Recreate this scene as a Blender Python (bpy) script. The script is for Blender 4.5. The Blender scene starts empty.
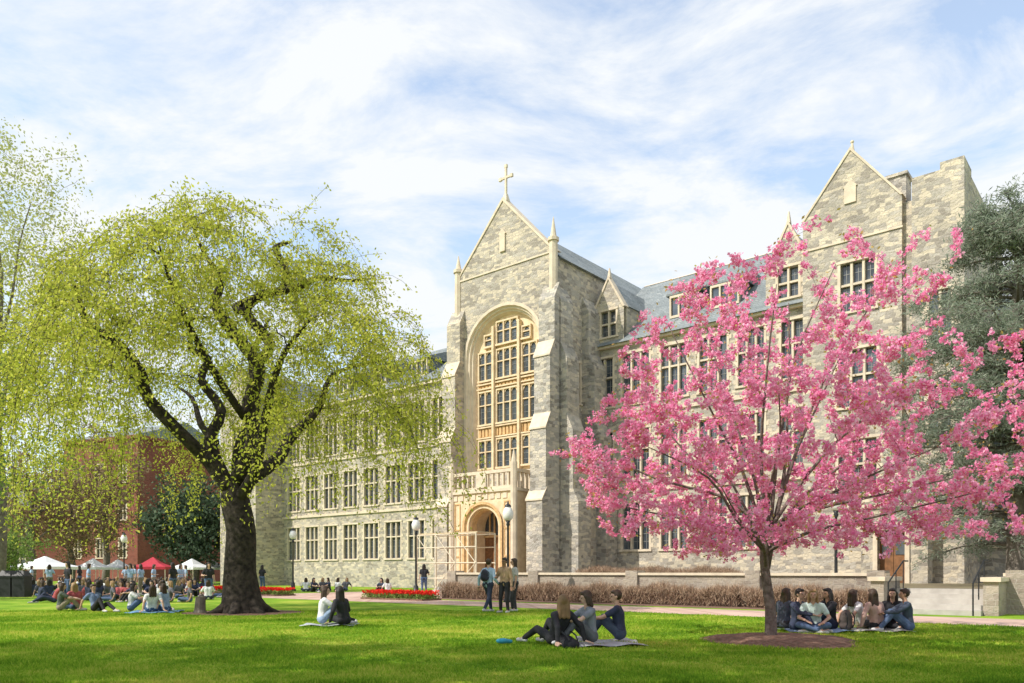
import bpy, bmesh, math, random
import numpy as np
from mathutils import Vector, Matrix, Euler
random.seed(7); rng=np.random.default_rng(7)
SC=bpy.context.scene; C=SC.collection
PI=math.pi; F=780.0; H=1.3
V=Vector
def at(px,Y,z=0.0): return V(((px-512)/F*Y,Y,z))
def tag(o,label=None,cat=None,group=None,kind=None):
    if label: o['label']=label
    if cat: o['category']=cat
    if group: o['group']=group
    if kind: o['kind']=kind
    return o
def empty(name,loc,rz=0,label=None,cat=None,group=None):
    o=bpy.data.objects.new(name,None); C.objects.link(o); o.location=loc; o.rotation_euler=(0,0,rz)
    o.empty_display_size=.2
    return tag(o,label,cat,group)
def dup(o,parent=None):
    c=o.copy(); C.objects.link(c)
    if parent: c.parent=parent
    for ch in list(o.children): dup(ch,c)
    return c
class MB:
    def __init__(s): s.v=[]; s.f=[]
    def add(s,vs,fs):
        b=len(s.v); s.v.extend([tuple(v) for v in vs]); s.f.extend([tuple(i+b for i in f) for f in fs]); return s
    def box(s,x0,x1,y0,y1,z0,z1):
        return s.add([(x0,y0,z0),(x1,y0,z0),(x1,y1,z0),(x0,y1,z0),(x0,y0,z1),(x1,y0,z1),(x1,y1,z1),(x0,y1,z1)],
          [(0,3,2,1),(4,5,6,7),(0,1,5,4),(1,2,6,5),(2,3,7,6),(3,0,4,7)])
    def mbox(s,m,a0,a1,d0,d1,z0,z1):
        return s.add([m(a,z,d) for a,z,d in [(a0,z0,d0),(a1,z0,d0),(a1,z0,d1),(a0,z0,d1),(a0,z1,d0),(a1,z1,d0),(a1,z1,d1),(a0,z1,d1)]],
          [(0,3,2,1),(4,5,6,7),(0,1,5,4),(1,2,6,5),(2,3,7,6),(3,0,4,7)])
    def prism(s,poly,y0,y1):
        n=len(poly); return s.add([(x,y0,z) for x,z in poly]+[(x,y1,z) for x,z in poly],
          [tuple(range(n)),tuple(range(2*n-1,n-1,-1))]+[(i,(i+1)%n,n+(i+1)%n,n+i) for i in range(n)])
    def prismx(s,poly,x0,x1):
        n=len(poly); return s.add([(x0,y,z) for y,z in poly]+[(x1,y,z) for y,z in poly],
          [tuple(range(n)),tuple(range(2*n-1,n-1,-1))]+[(i,(i+1)%n,n+(i+1)%n,n+i) for i in range(n)])
    def prismz(s,poly,z0,z1,sc=1.0,c=(0,0)):
        n=len(poly); return s.add([(x,y,z0) for x,y in poly]+[(c[0]+(x-c[0])*sc,c[1]+(y-c[1])*sc,z1) for x,y in poly],
          [tuple(range(n)),tuple(range(2*n-1,n-1,-1))]+[(i,(i+1)%n,n+(i+1)%n,n+i) for i in range(n)])
    def tube(s,pts,rads,n=6):
        pts=[V(p) for p in pts]; vs=[]; fs=[]; u=None
        for i,p in enumerate(pts):
            d=(pts[min(i+1,len(pts)-1)]-pts[max(i-1,0)])
            if d.length<1e-6: d=V((0,0,1))
            d.normalize()
            if u is None: u=d.orthogonal().normalized()
            else:
                u=u-d*u.dot(d)
                u=u.normalized() if u.length>1e-5 else d.orthogonal().normalized()
            w=d.cross(u)
            for k in range(n):
                a=2*PI*k/n; vs.append(p+(u*math.cos(a)+w*math.sin(a))*rads[i])
        for i in range(len(pts)-1):
            for k in range(n): fs.append((i*n+k,i*n+(k+1)%n,(i+1)*n+(k+1)%n,(i+1)*n+k))
        fs.append(tuple(range(n-1,-1,-1))); b=(len(pts)-1)*n; fs.append(tuple(range(b,b+n)))
        return s.add(vs,fs)
    def cap(s,a,b,r1,r2,n=8):
        a=V(a); b=V(b); d=b-a
        if d.length<1e-5: b=a+V((0,0,1e-3)); d=b-a
        dn=d.normalized(); P=[];R=[]
        for t in (-88,-60,-30,0): P.append(a+dn*r1*math.sin(math.radians(t))); R.append(max(r1*math.cos(math.radians(t)),1e-4))
        for t in (0,30,60,88): P.append(b+dn*r2*math.sin(math.radians(t))); R.append(max(r2*math.cos(math.radians(t)),1e-4))
        return s.tube(P,R,n)
    def ell(s,c,r,rot=None,nu=12,nv=8):
        c=V(c); vs=[];fs=[]
        for j in range(nv+1):
            t=PI*(j/nv); t=min(max(t,.03),PI-.03)
            for i in range(nu):
                a=2*PI*i/nu; p=V((r[0]*math.sin(t)*math.cos(a),r[1]*math.sin(t)*math.sin(a),r[2]*math.cos(t)))
                if rot is not None: p=rot@p
                vs.append(c+p)
        for j in range(nv):
            for i in range(nu): fs.append((j*nu+i,j*nu+(i+1)%nu,(j+1)*nu+(i+1)%nu,(j+1)*nu+i))
        fs.append(tuple(range(nu-1,-1,-1))); fs.append(tuple(range(nv*nu,nv*nu+nu)))
        return s.add(vs,fs)
    def build(s,name,mat,parent=None,smooth=False):
        me=bpy.data.meshes.new(name); me.from_pydata(s.v,[],s.f)
        bm=bmesh.new(); bm.from_mesh(me); bmesh.ops.recalc_face_normals(bm,faces=bm.faces); bm.to_mesh(me); bm.free()
        me.materials.append(mat)
        if smooth: me.polygons.foreach_set('use_smooth',[True]*len(me.polygons))
        o=bpy.data.objects.new(name,me); C.objects.link(o)
        if parent: o.parent=parent
        return o
    def remesh(s,name,mat,parent,vox):
        o=s.build(name,mat,parent)
        md=o.modifiers.new('r','REMESH'); md.mode='VOXEL'; md.voxel_size=vox
        m2=o.modifiers.new('s','SMOOTH'); m2.iterations=2; m2.factor=.4
        dg=bpy.context.evaluated_depsgraph_get(); me=bpy.data.meshes.new_from_object(o.evaluated_get(dg))
        o.modifiers.clear(); old=o.data; o.data=me; bpy.data.meshes.remove(old)
        me.polygons.foreach_set('use_smooth',[True]*len(me.polygons))
        return o
def fast(name,verts,k,mat,parent=None):
    verts=np.asarray(verts,dtype=np.float32).reshape(-1,3); nv=len(verts); nf=nv//k
    me=bpy.data.meshes.new(name); me.vertices.add(nv); me.vertices.foreach_set('co',verts.ravel())
    me.loops.add(nv); me.loops.foreach_set('vertex_index',np.arange(nv,dtype=np.int32))
    me.polygons.add(nf); me.polygons.foreach_set('loop_start',np.arange(0,nv,k,dtype=np.int32))
    me.polygons.foreach_set('loop_total',np.full(nf,k,dtype=np.int32)); me.update(calc_edges=True)
    me.materials.append(mat); o=bpy.data.objects.new(name,me); C.objects.link(o)
    if parent: o.parent=parent
    return o
def leaves(c,size,asp=.6,flat=0.0,droop=0.0):
    c=np.asarray(c,dtype=np.float64); n=len(c)
    u=rng.normal(size=(n,3)); u[:,2]-=droop; u/=np.linalg.norm(u,axis=1)[:,None]
    w=rng.normal(size=(n,3)); w[:,2]*=1+flat; w=np.cross(u,w); w/=np.linalg.norm(w,axis=1)[:,None]+1e-9
    sz=(size*(.6+.8*rng.random(n)))[:,None]
    a=u*sz*.5; b=w*sz*.5*asp
    return np.stack([c+a,c+b,c-a,c-b],axis=1).reshape(-1,3)
# ---------------------------------------------------------------- materials
def newmat(name):
    m=bpy.data.materials.new(name); m.use_nodes=True; nt=m.node_tree; return m,nt,nt.nodes,nt.links
def M(name,c1,c2=None,rough=.75,scale=4.0,bump=0.0,metal=0.0,detail=4,spec=.4):
    m,nt,N,L=newmat(name); b=N['Principled BSDF']; b.inputs['Roughness'].default_value=rough; b.inputs['Metallic'].default_value=metal
    b.inputs['Specular IOR Level'].default_value=spec
    if c2 is None: c2=tuple(x*.8 for x in c1)
    tc=N.new('ShaderNodeTexCoord'); no=N.new('ShaderNodeTexNoise'); no.inputs['Scale'].default_value=scale; no.inputs['Detail'].default_value=detail
    L.new(tc.outputs['Object'],no.inputs['Vector'])
    r=N.new('ShaderNodeValToRGB'); r.color_ramp.elements[0].position=.35; r.color_ramp.elements[1].position=.65
    r.color_ramp.elements[0].color=(*c1,1); r.color_ramp.elements[1].color=(*c2,1)
    L.new(no.outputs['Fac'],r.inputs['Fac']); L.new(r.outputs['Color'],b.inputs['Base Color'])
    if bump>0:
        bp=N.new('ShaderNodeBump'); bp.inputs['Strength'].default_value=bump; bp.inputs['Distance'].default_value=.05
        L.new(no.outputs['Fac'],bp.inputs['Height']); L.new(bp.outputs['Normal'],b.inputs['Normal'])
    return m
def leafmat(name,cols,trans=.4):
    m,nt,N,L=newmat(name); N.remove(N['Principled BSDF']); out=N['Material Output']
    g=N.new('ShaderNodeNewGeometry'); r=N.new('ShaderNodeValToRGB'); e=r.color_ramp.elements
    e[0].color=(*cols[0],1); e[1].color=(*cols[-1],1)
    for i,c in enumerate(cols[1:-1]): x=e.new((i+1)/(len(cols)-1)); x.color=(*c,1)
    L.new(g.outputs['Random Per Island'],r.inputs['Fac'])
    d=N.new('ShaderNodeBsdfDiffuse'); t=N.new('ShaderNodeBsdfTranslucent'); mx=N.new('ShaderNodeMixShader'); mx.inputs[0].default_value=trans
    L.new(r.outputs['Color'],d.inputs['Color']); L.new(r.outputs['Color'],t.inputs['Color'])
    L.new(d.outputs[0],mx.inputs[1]); L.new(t.outputs[0],mx.inputs[2]); L.new(mx.outputs[0],out.inputs['Surface'])
    return m
def blockmat(name,cols,mortar,bw,bh,ms=.015,bump=.5,rough=.85,distort=.05,stain=True):
    m,nt,N,L=newmat(name); b=N['Principled BSDF']; b.inputs['Roughness'].default_value=rough; b.inputs['Specular IOR Level'].default_value=.25
    tc=N.new('ShaderNodeTexCoord'); sp=N.new('ShaderNodeSeparateXYZ'); L.new(tc.outputs['Object'],sp.inputs[0])
    ad=N.new('ShaderNodeMath'); L.new(sp.outputs[0],ad.inputs[0]); L.new(sp.outputs[1],ad.inputs[1])
    cb=N.new('ShaderNodeCombineXYZ'); L.new(ad.outputs[0],cb.inputs[0]); L.new(sp.outputs[2],cb.inputs[1])
    no=N.new('ShaderNodeTexNoise'); no.inputs['Scale'].default_value=1.3; no.inputs['Detail'].default_value=3; L.new(cb.outputs[0],no.inputs['Vector'])
    sc=N.new('ShaderNodeVectorMath'); sc.operation='SCALE'; sc.inputs[3].default_value=distort*4; L.new(no.outputs['Color'],sc.inputs[0])
    av=N.new('ShaderNodeVectorMath'); L.new(cb.outputs[0],av.inputs[0]); L.new(sc.outputs[0],av.inputs[1])
    br=N.new('ShaderNodeTexBrick'); L.new(av.outputs[0],br.inputs['Vector']); br.inputs['Scale'].default_value=1
    br.inputs['Brick Width'].default_value=bw; br.inputs['Row Height'].default_value=bh; br.inputs['Mortar Size'].default_value=ms
    br.inputs['Mortar Smooth'].default_value=.3; br.inputs['Color1'].default_value=(0,0,0,1); br.inputs['Color2'].default_value=(1,1,1,1); br.inputs['Mortar'].default_value=(.5,.5,.5,1)
    br.offset=.5; br.squash=.6; br.squash_frequency=3
    r=N.new('ShaderNodeValToRGB'); e=r.color_ramp.elements; e[0].color=(*cols[0],1); e[1].color=(*cols[-1],1)
    for i,c in enumerate(cols[1:-1]): x=e.new((i+1)/(len(cols)-1)); x.color=(*c,1)
    if len(cols)>5: r.color_ramp.interpolation='CONSTANT'
    L.new(br.outputs['Color'],r.inputs['Fac'])
    mx=N.new('ShaderNodeMix'); mx.data_type='RGBA'; L.new(br.outputs['Fac'],mx.inputs[0]); L.new(r.outputs['Color'],mx.inputs[6]); mx.inputs[7].default_value=(*mortar,1)
    n2=N.new('ShaderNodeTexNoise'); n2.inputs['Scale'].default_value=.5; n2.inputs['Detail'].default_value=6; L.new(tc.outputs['Object'],n2.inputs['Vector'])
    r2=N.new('ShaderNodeMapRange'); r2.inputs[1].default_value=.3; r2.inputs[2].default_value=.7; r2.inputs[3].default_value=.80 if stain else .9; r2.inputs[4].default_value=1.12
    L.new(n2.outputs['Fac'],r2.inputs[0])
    mu=N.new('ShaderNodeVectorMath'); mu.operation='SCALE'; L.new(mx.outputs[2],mu.inputs[0]); L.new(r2.outputs[0],mu.inputs[3]); L.new(mu.outputs[0],b.inputs['Base Color'])
    n3=N.new('ShaderNodeTexNoise'); n3.inputs['Scale'].default_value=9; L.new(tc.outputs['Object'],n3.inputs['Vector'])
    s1=N.new('ShaderNodeMath'); s1.operation='MULTIPLY_ADD'; L.new(br.outputs['Fac'],s1.inputs[0]); s1.inputs[1].default_value=-.7; L.new(n3.outputs['Fac'],s1.inputs[2])
    s2=N.new('ShaderNodeMath'); s2.operation='MULTIPLY_ADD'; L.new(br.outputs['Color'],s2.inputs[0]); s2.inputs[1].default_value=.5; L.new(s1.outputs[0],s2.inputs[2])
    bp=N.new('ShaderNodeBump'); bp.inputs['Strength'].default_value=bump; bp.inputs['Distance'].default_value=.06; L.new(s2.outputs[0],bp.inputs['Height']); L.new(bp.outputs['Normal'],b.inputs['Normal'])
    return m
STONE=blockmat('rubble_stone',[(.31,.275,.23),(.48,.425,.335),(.55,.48,.37),(.39,.355,.30),(.60,.52,.395),(.45,.41,.35),(.35,.315,.27),(.52,.465,.38)],(.54,.48,.39),.44,.185,.012,.8,.85,.14)
STONEG=blockmat('grey_rubble_stone',[(.28,.255,.22),(.44,.40,.34),(.52,.47,.39),(.35,.33,.29),(.56,.50,.40),(.41,.38,.34),(.31,.29,.26)],(.5,.46,.40),.48,.2,.012,.9,.85,.15)
TRIM=M('limestone_trim',(.68,.58,.44),(.56,.47,.36),.8,2.5,.15)
CREAM=M('cream_carved_stone',(.76,.61,.41),(.62,.47,.29),.75,3,.3)
TAN=M('golden_carved_stone',(.68,.45,.22),(.50,.32,.15),.75,5,.5)
SLATE=blockmat('slate_roof',[(.17,.195,.20),(.24,.265,.27),(.20,.225,.23),(.28,.30,.295)],(.12,.135,.14),.34,.18,.008,.5,.7,.0)
WALLST=blockmat('low_wall_stone',[(.28,.23,.19),(.40,.34,.27),(.34,.29,.24)],(.42,.37,.31),.42,.17,.012,.6,.85,.1)
BRICK=blockmat('red_brick',[(.19,.055,.04),(.26,.08,.055),(.22,.065,.045)],(.22,.13,.11),.4,.14,.01,.2)
GLASS=M('window_glass',(.035,.045,.06),(.09,.105,.12),.08,1.2,0,0,2,.9)
BLACKM=M('black_iron',(.015,.016,.018),(.025,.026,.03),.45,8)
GLOBE=M('white_lamp_globe',(.8,.8,.78),(.75,.75,.72),.3,3)
WOOD=M('oak_door',(.26,.12,.05),(.16,.075,.03),.5,6)
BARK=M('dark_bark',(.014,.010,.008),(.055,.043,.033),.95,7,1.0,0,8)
BARKP=M('cherry_bark',(.10,.07,.06),(.19,.145,.125),.85,14,.6)
BARKG=M('grey_bark',(.13,.11,.09),(.22,.19,.16),.9,5,.4)
SOIL=M('mulch',(.12,.065,.04),(.24,.145,.10),.95,14,1.0,0,8)
STEPM=M('pale_step_stone',(.48,.45,.40),(.38,.35,.31),.8,3,.1)
WHITE=M('white_canvas',(.8,.8,.8),(.72,.73,.75),.7,2)
METALG=M('galvanised_tube',(.72,.64,.48),(.6,.53,.4),.5,5,0,.0)
GLZ=M('glazing',(.25,.25,.24),None,.5)
# ---------------------------------------------------------------- world, sun, camera
sv=V((-.86,-.42,.98)).normalized()
w=bpy.data.worlds.new('World'); SC.world=w; w.use_nodes=True; N=w.node_tree.nodes; L=w.node_tree.links
bg=N['Background']; out=N['World Output']; sky=N.new('ShaderNodeTexSky'); sky.sky_type='NISHITA'; sky.sun_disc=False
sky.sun_elevation=math.asin(sv.z); sky.sun_rotation=math.atan2(sv.x,sv.y); sky.air_density=1.3; sky.dust_density=.6
hs=N.new('ShaderNodeHueSaturation'); hs.inputs['Saturation'].default_value=1.0; hs.inputs['Value'].default_value=1.75; L.new(sky.outputs[0],hs.inputs['Color'])
L.new(hs.outputs[0],bg.inputs['Color']); bg.inputs['Strength'].default_value=.15
tc=N.new('ShaderNodeTexCoord'); sx=N.new('ShaderNodeSeparateXYZ'); L.new(tc.outputs['Generated'],sx.inputs[0])
az=N.new('ShaderNodeMath'); az.inputs[1].default_value=.35; L.new(sx.outputs[2],az.inputs[0])
mz=N.new('ShaderNodeMath'); mz.operation='MAXIMUM'; mz.inputs[1].default_value=.1; L.new(az.outputs[0],mz.inputs[0])
dx=N.new('ShaderNodeMath'); dx.operation='DIVIDE'; L.new(sx.outputs[0],dx.inputs[0]); L.new(mz.outputs[0],dx.inputs[1])
dy=N.new('ShaderNodeMath'); dy.operation='DIVIDE'; L.new(sx.outputs[1],dy.inputs[0]); L.new(mz.outputs[0],dy.inputs[1])
cb=N.new('ShaderNodeCombineXYZ'); L.new(dx.outputs[0],cb.inputs[0]); L.new(dy.outputs[0],cb.inputs[1])
mp=N.new('ShaderNodeMapping'); mp.inputs['Rotation'].default_value=(0,0,.5); mp.inputs['Scale'].default_value=(1.0,1.7,1); mp.inputs['Location'].default_value=(5.1,1.9,0); L.new(cb.outputs[0],mp.inputs[0])
no=N.new('ShaderNodeTexNoise'); no.inputs['Scale'].default_value=2.6; no.inputs['Detail'].default_value=10; no.inputs['Roughness'].default_value=.62; no.inputs['Distortion'].default_value=.4; L.new(mp.outputs[0],no.inputs['Vector'])
cr=N.new('ShaderNodeMapRange'); cr.inputs[1].default_value=.39; cr.inputs[2].default_value=.56; cr.inputs[3].default_value=.26; cr.inputs[4].default_value=1; L.new(no.outputs['Fac'],cr.inputs[0])
b2=N.new('ShaderNodeBackground'); b2.inputs['Color'].default_value=(.94,.97,1.0,1); b2.inputs['Strength'].default_value=1.02
mx=N.new('ShaderNodeMixShader'); L.new(cr.outputs[0],mx.inputs[0]); L.new(bg.outputs[0],mx.inputs[1]); L.new(b2.outputs[0],mx.inputs[2]); L.new(mx.outputs[0],out.inputs['Surface'])
sl=bpy.data.lights.new('sun','SUN'); sl.energy=5.0; sl.angle=math.radians(.5); sl.color=(1,.94,.85); so=bpy.data.objects.new('sun',sl); C.objects.link(so); so.rotation_euler=sv.to_track_quat('Z','Y').to_euler(); so.location=(-30,-20,40)
cd=bpy.data.cameras.new('camera'); cam=bpy.data.objects.new('camera',cd); C.objects.link(cam); cam.location=(0,0,H); cam.rotation_euler=(PI/2,0,0)
cd.sensor_width=36; cd.lens=F/1024*36; cd.shift_y=230/1024; cd.clip_end=3000; SC.camera=cam
SC.view_settings.view_transform='Standard'; SC.view_settings.look='None'; SC.view_settings.exposure=0
# ---------------------------------------------------------------- ground
m,nt,Nn,Ll=newmat('lawn'); b=Nn['Principled BSDF']; b.inputs['Roughness'].default_value=.9; b.inputs['Specular IOR Level'].default_value=.1
tc=Nn.new('ShaderNodeTexCoord'); n1=Nn.new('ShaderNodeTexNoise'); n1.inputs['Scale'].default_value=.4; n1.inputs['Detail'].default_value=8; n1.inputs['Roughness'].default_value=.7; Ll.new(tc.outputs['Object'],n1.inputs['Vector'])
r=Nn.new('ShaderNodeValToRGB'); e=r.color_ramp.elements; e[0].position=.32; e[1].position=.66; e[0].color=(.09,.20,.015,1); e[1].color=(.40,.44,.07,1); x=e.new(.5); x.color=(.20,.34,.025,1)
Ll.new(n1.outputs['Fac'],r.inputs['Fac']); Ll.new(r.outputs['Color'],b.inputs['Base Color'])
n2=Nn.new('ShaderNodeTexNoise'); n2.inputs['Scale'].default_value=25; n2.inputs['Detail'].default_value=6; Ll.new(tc.outputs['Object'],n2.inputs['Vector'])
bp=Nn.new('ShaderNodeBump'); bp.inputs['Strength'].default_value=.8; bp.inputs['Distance'].default_value=.05; Ll.new(n2.outputs['Fac'],bp.inputs['Height']); Ll.new(bp.outputs['Normal'],b.inputs['Normal'])
LAWN=m
g=MB(); g.add([(-1500,-200,0),(1500,-200,0),(1500,2500,0),(-1500,2500,0)],[(0,1,2,3)]); tag(g.build('ground',LAWN),kind='structure')
RZ=math.radians(-40); P0=V((-.58,50,0)); Rv=V((math.cos(RZ),math.sin(RZ),0)); Nv=V((-math.sin(RZ),math.cos(RZ),0))
def W(s,n,z=0): return P0+Rv*s+Nv*n+V((0,0,z))
PATHM=blockmat('brick_paving',[(.44,.28,.22),(.56,.39,.31),(.48,.33,.27)],(.5,.4,.34),.5,.25,.02,.2)
def strip(name,mat,s0,s1,n0,n1,z):
    o=MB().add([(s0,n0,z),(s1,n0,z),(s1,n1,z),(s0,n1,z)],[(0,1,2,3)]).build(name,mat); o.location=P0; o.rotation_euler=(0,0,RZ); return tag(o,kind='structure')
strip('path',PATHM,-60,60,-16.4,-13.0,.008)
strip('soil_border',SOIL,5,26,-12.2,-9.85,.004)
strip('forecourt',PATHM,-7,4.9,-12.9,-2.5,.004)
t=MB().box(4.9,60,-9.75,20,-.2,.75).build('terrace',M('terrace_mulch',(.16,.11,.08),(.22,.2,.1),.95,3,.5)); t.location=P0; t.rotation_euler=(0,0,RZ); tag(t,kind='structure')
m,nt,Nn,Ll=newmat('grass_blade'); Nn.remove(Nn['Principled BSDF']); tc=Nn.new('ShaderNodeTexCoord'); n1=Nn.new('ShaderNodeTexNoise'); n1.inputs['Scale'].default_value=.4; n1.inputs['Detail'].default_value=8; n1.inputs['Roughness'].default_value=.7; Ll.new(tc.outputs['Object'],n1.inputs['Vector'])
g_=Nn.new('ShaderNodeNewGeometry'); ma=Nn.new('ShaderNodeMath'); ma.operation='MULTIPLY_ADD'; ma.inputs[1].default_value=.22; Ll.new(g_.outputs['Random Per Island'],ma.inputs[0]); mb_=Nn.new('ShaderNodeMath'); mb_.operation='SUBTRACT'; mb_.inputs[1].default_value=.11; Ll.new(n1.outputs['Fac'],mb_.inputs[0]); Ll.new(mb_.outputs[0],ma.inputs[2])
r=Nn.new('ShaderNodeValToRGB'); e=r.color_ramp.elements; e[0].position=.32; e[1].position=.66; e[0].color=(.12,.26,.02,1); e[1].color=(.56,.57,.11,1); x=e.new(.5); x.color=(.28,.44,.035,1); Ll.new(ma.outputs[0],r.inputs['Fac'])
d=Nn.new('ShaderNodeBsdfDiffuse'); t=Nn.new('ShaderNodeBsdfTranslucent'); mx=Nn.new('ShaderNodeMixShader'); mx.inputs[0].default_value=.45; Ll.new(r.outputs[0],d.inputs[0]); Ll.new(r.outputs[0],t.inputs[0]); Ll.new(d.outputs[0],mx.inputs[1]); Ll.new(t.outputs[0],mx.inputs[2]); Ll.new(mx.outputs[0],Nn['Material Output'].inputs['Surface'])
BLADE=m
n=260000; Y=9+17*rng.random(n)**1.35; X=(rng.random(n)*2-1)*.70*Y
h=(.022+.032*rng.random(n))*(1+.5*np.sin(X*1.7+np.sin(Y*2.3)*2)*np.sin(Y*1.3)); a=rng.random(n)*2*PI; wd=.006+.006*rng.random(n)+Y*.0002
base=np.stack([X,Y,np.zeros(n)],1); du=np.stack([np.cos(a)*wd,np.sin(a)*wd,np.zeros(n)],1); tip=base+np.stack([rng.normal(size=n)*.025,rng.normal(size=n)*.025,h],1)
rel=np.stack([X+.58,Y-50],1); nn=rel@np.array([Nv.x,Nv.y])
keep=(np.hypot(X-at(781,14.5).x,Y-14.5)>1.15)&(np.hypot(X-at(243,24.6).x,Y-24.6)>1.8)&((nn<-16.4))
vs=np.stack([base-du,base+du,tip],1)[keep].reshape(-1,3)
gr=fast('grass',vs,3,BLADE); tag(gr,'short bright green lawn grass covering the foreground','grass',kind='stuff')
# ---------------------------------------------------------------- the hall
hall=empty('stone_hall',P0,RZ,'large collegiate gothic stone hall with gabled central tower, slate roofs and cross on top','building')
def FR(n): return lambda a,z,d: (a,n+d,z)
def SD(x): return lambda a,z,d: (x-d,a,z)
def wall(mb,m,a0,a1,z0,z1,ops,depth=.3):
    A=sorted(set([a0,a1]+[o[0] for o in ops]+[o[1] for o in ops])); Z=sorted(set([z0,z1]+[o[2] for o in ops]+[o[3] for o in ops]))
    A=[a for a in A if a0<=a<=a1]; Z=[z for z in Z if z0<=z<=z1]
    for i in range(len(A)-1):
        for j in range(len(Z)-1):
            ca=(A[i]+A[i+1])/2; cz=(Z[j]+Z[j+1])/2
            if any(o[0]<ca<o[1] and o[2]<cz<o[3] for o in ops): continue
            mb.add([m(A[i],Z[j],0),m(A[i+1],Z[j],0),m(A[i+1],Z[j+1],0),m(A[i],Z[j+1],0)],[(0,1,2,3)])
    for o in ops:
        a,b_,c,d=o
        mb.add([m(a,c,0),m(b_,c,0),m(b_,d,0),m(a,d,0),m(a,c,depth),m(b_,c,depth),m(b_,d,depth),m(a,d,depth)],[(0,1,5,4),(1,2,6,5),(2,3,7,6),(3,0,4,7)])
def window(m,a0,a1,z0,z1,lights=3,trans=(.6,),parent=None,name='window',band=.1):
    parent=parent or hall; f=MB(); g=MB()
    f.mbox(m,a0-band,a0+.04,-.03,.14,z0-.03,z1+.03); f.mbox(m,a1-.04,a1+band,-.03,.14,z0-.03,z1+.03)
    f.mbox(m,a0-band-.04,a1+band+.04,-.06,.14,z1+.03,z1+.16); f.mbox(m,a0-band-.05,a1+band+.05,-.09,.2,z0-.15,z0-.03)
    for i in range(1,lights):
        c=a0+(a1-a0)*i/lights; f.mbox(m,c-.06,c+.06,.02,.2,z0,z1)
    for t in trans:
        c=z0+(z1-z0)*t; f.mbox(m,a0,a1,.04,.19,c-.055,c+.055)
    z=z0+.1; k=0
    while z<z1-.3:
        if k%2==0:
            f.mbox(m,a0-band-.14,a0-band,-.02,.05,z,z+.24); f.mbox(m,a1+band,a1+band+.14,-.02,.05,z,z+.24)
        z+=.27; k+=1
    w=f.build(name,TRIM,parent)
    g.mbox(m,a0,a1,.22,.24,z0,z1); g.build('pane',GLASS,w)
    b=MB(); nl=lights
    for i in range(nl):
        la=a0+(a1-a0)*i/nl; lb=a0+(a1-a0)*(i+1)/nl
        b.mbox(m,(la+lb)/2-.015,(la+lb)/2+.015,.2,.215,z0,z1)
        for s_ in (la+.07,lb-.07): b.mbox(m,s_-.02,s_+.02,.195,.217,z0,z1)
    k=int((z1-z0)/.5)
    for j in range(1,k+1): b.mbox(m,a0,a1,.201,.214,z0+(z1-z0)*j/(k+1)-.015,z0+(z1-z0)*j/(k+1)+.015)
    b.build('glazing_bars',GLZ,w)
    return w
ROWS=[(2.7,5.6),(7.2,10.2),(11.9,15.0)]
mR=FR(4.5); opsR=[]; winR=[]
for sc_,wd_ in ((4.75,1.4),(7.1,2.0),(9.75,1.8),(12.3,1.8),(14.6,1.6)):
    for z0,z1 in ROWS: opsR.append((sc_-wd_/2,sc_+wd_/2,z0,z1)); winR.append((sc_-wd_/2,sc_+wd_/2,z0,z1,3 if wd_>1.5 else 2))
opsR.append((16.3,17.6,11.9,15)); winR.append((16.3,17.6,11.9,15,2)); opsR.append((16.3,17.6,7.2,10.2)); winR.append((16.3,17.6,7.2,10.2,2))
mb=MB(); wall(mb,mR,3.8,18.2,0,15.9,opsR); mb.build('east_wing_wall',STONE,hall)
for o in winR: window(mR,*o)
mL=FR(4.5); opsL=[];winL=[]
for i in range(9):
    sc_=-7.4-i*2.75
    for z0,z1 in ROWS: o=(sc_-.95,sc_+.95,z0-.3,z1-.3); opsL.append(o); winL.append((*o,3))
mb=MB(); wall(mb,mL,-31,-3.9,0,16.2,opsL); mb.build('west_wing_wall',STONE,hall)
for o in winL: window(mL,*o)
mE=FR(1.5); ops=[(-35,-33,z0-.3,z1-.3) for z0,z1 in ROWS]
mb=MB(); wall(mb,mE,-37,-31,0,17,ops); mb.prism([(-37,17.002),(-31,17.002),(-34,20.5)],1.5,1.9); wall(mb,SD(-31),1.5,17,0,17,[]); mb.build('end_pavilion_wall',STONE,hall)
for o in ops: window(mE,*o,3)
MB().prism([(-37.2,16.9),(-34,20.3),(-30.8,16.9)],1.95,17).build('pavilion_roof',SLATE,hall)
rE=MB().prismx([(4.05,15.75),(10.8,21.6),(11.2,21.6),(17.85,15.75)],3.9,18.1).build('roof',SLATE,hall)
MB().prismx([(4.15,16.15),(11,21),(17.85,16.15)],-31,-3.9).build('roof',SLATE,hall)
MB().prismx([(10.75,21.602),(11,21.75),(11.25,21.602)],4,18).build('ridge',TRIM,rE)
for nm,bx in (('string_course',(3.9,18.0,4.22,4.5,15.6,15.76)),('string_course',(-31,-3.9,4.22,4.5,15.9,16.14)),('string_course',(3.9,18,4.38,4.5,11.1,11.3)),('string_course',(-31,-3.9,4.38,4.5,11.0,11.2)),('string_course',(3.9,18,4.38,4.5,6.3,6.5)),('string_course',(-31,-3.9,4.38,4.5,6.2,6.4))):
    MB().box(*bx).build(nm,TRIM,hall)
for bx in ((-37,34,17.2,17.6,0,15.5),(33.5,34,6.6,17,0,12),(-37.3,-37,1.6,17,0,16)): MB().box(*bx).build('rear_wall',STONE,hall)
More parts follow.
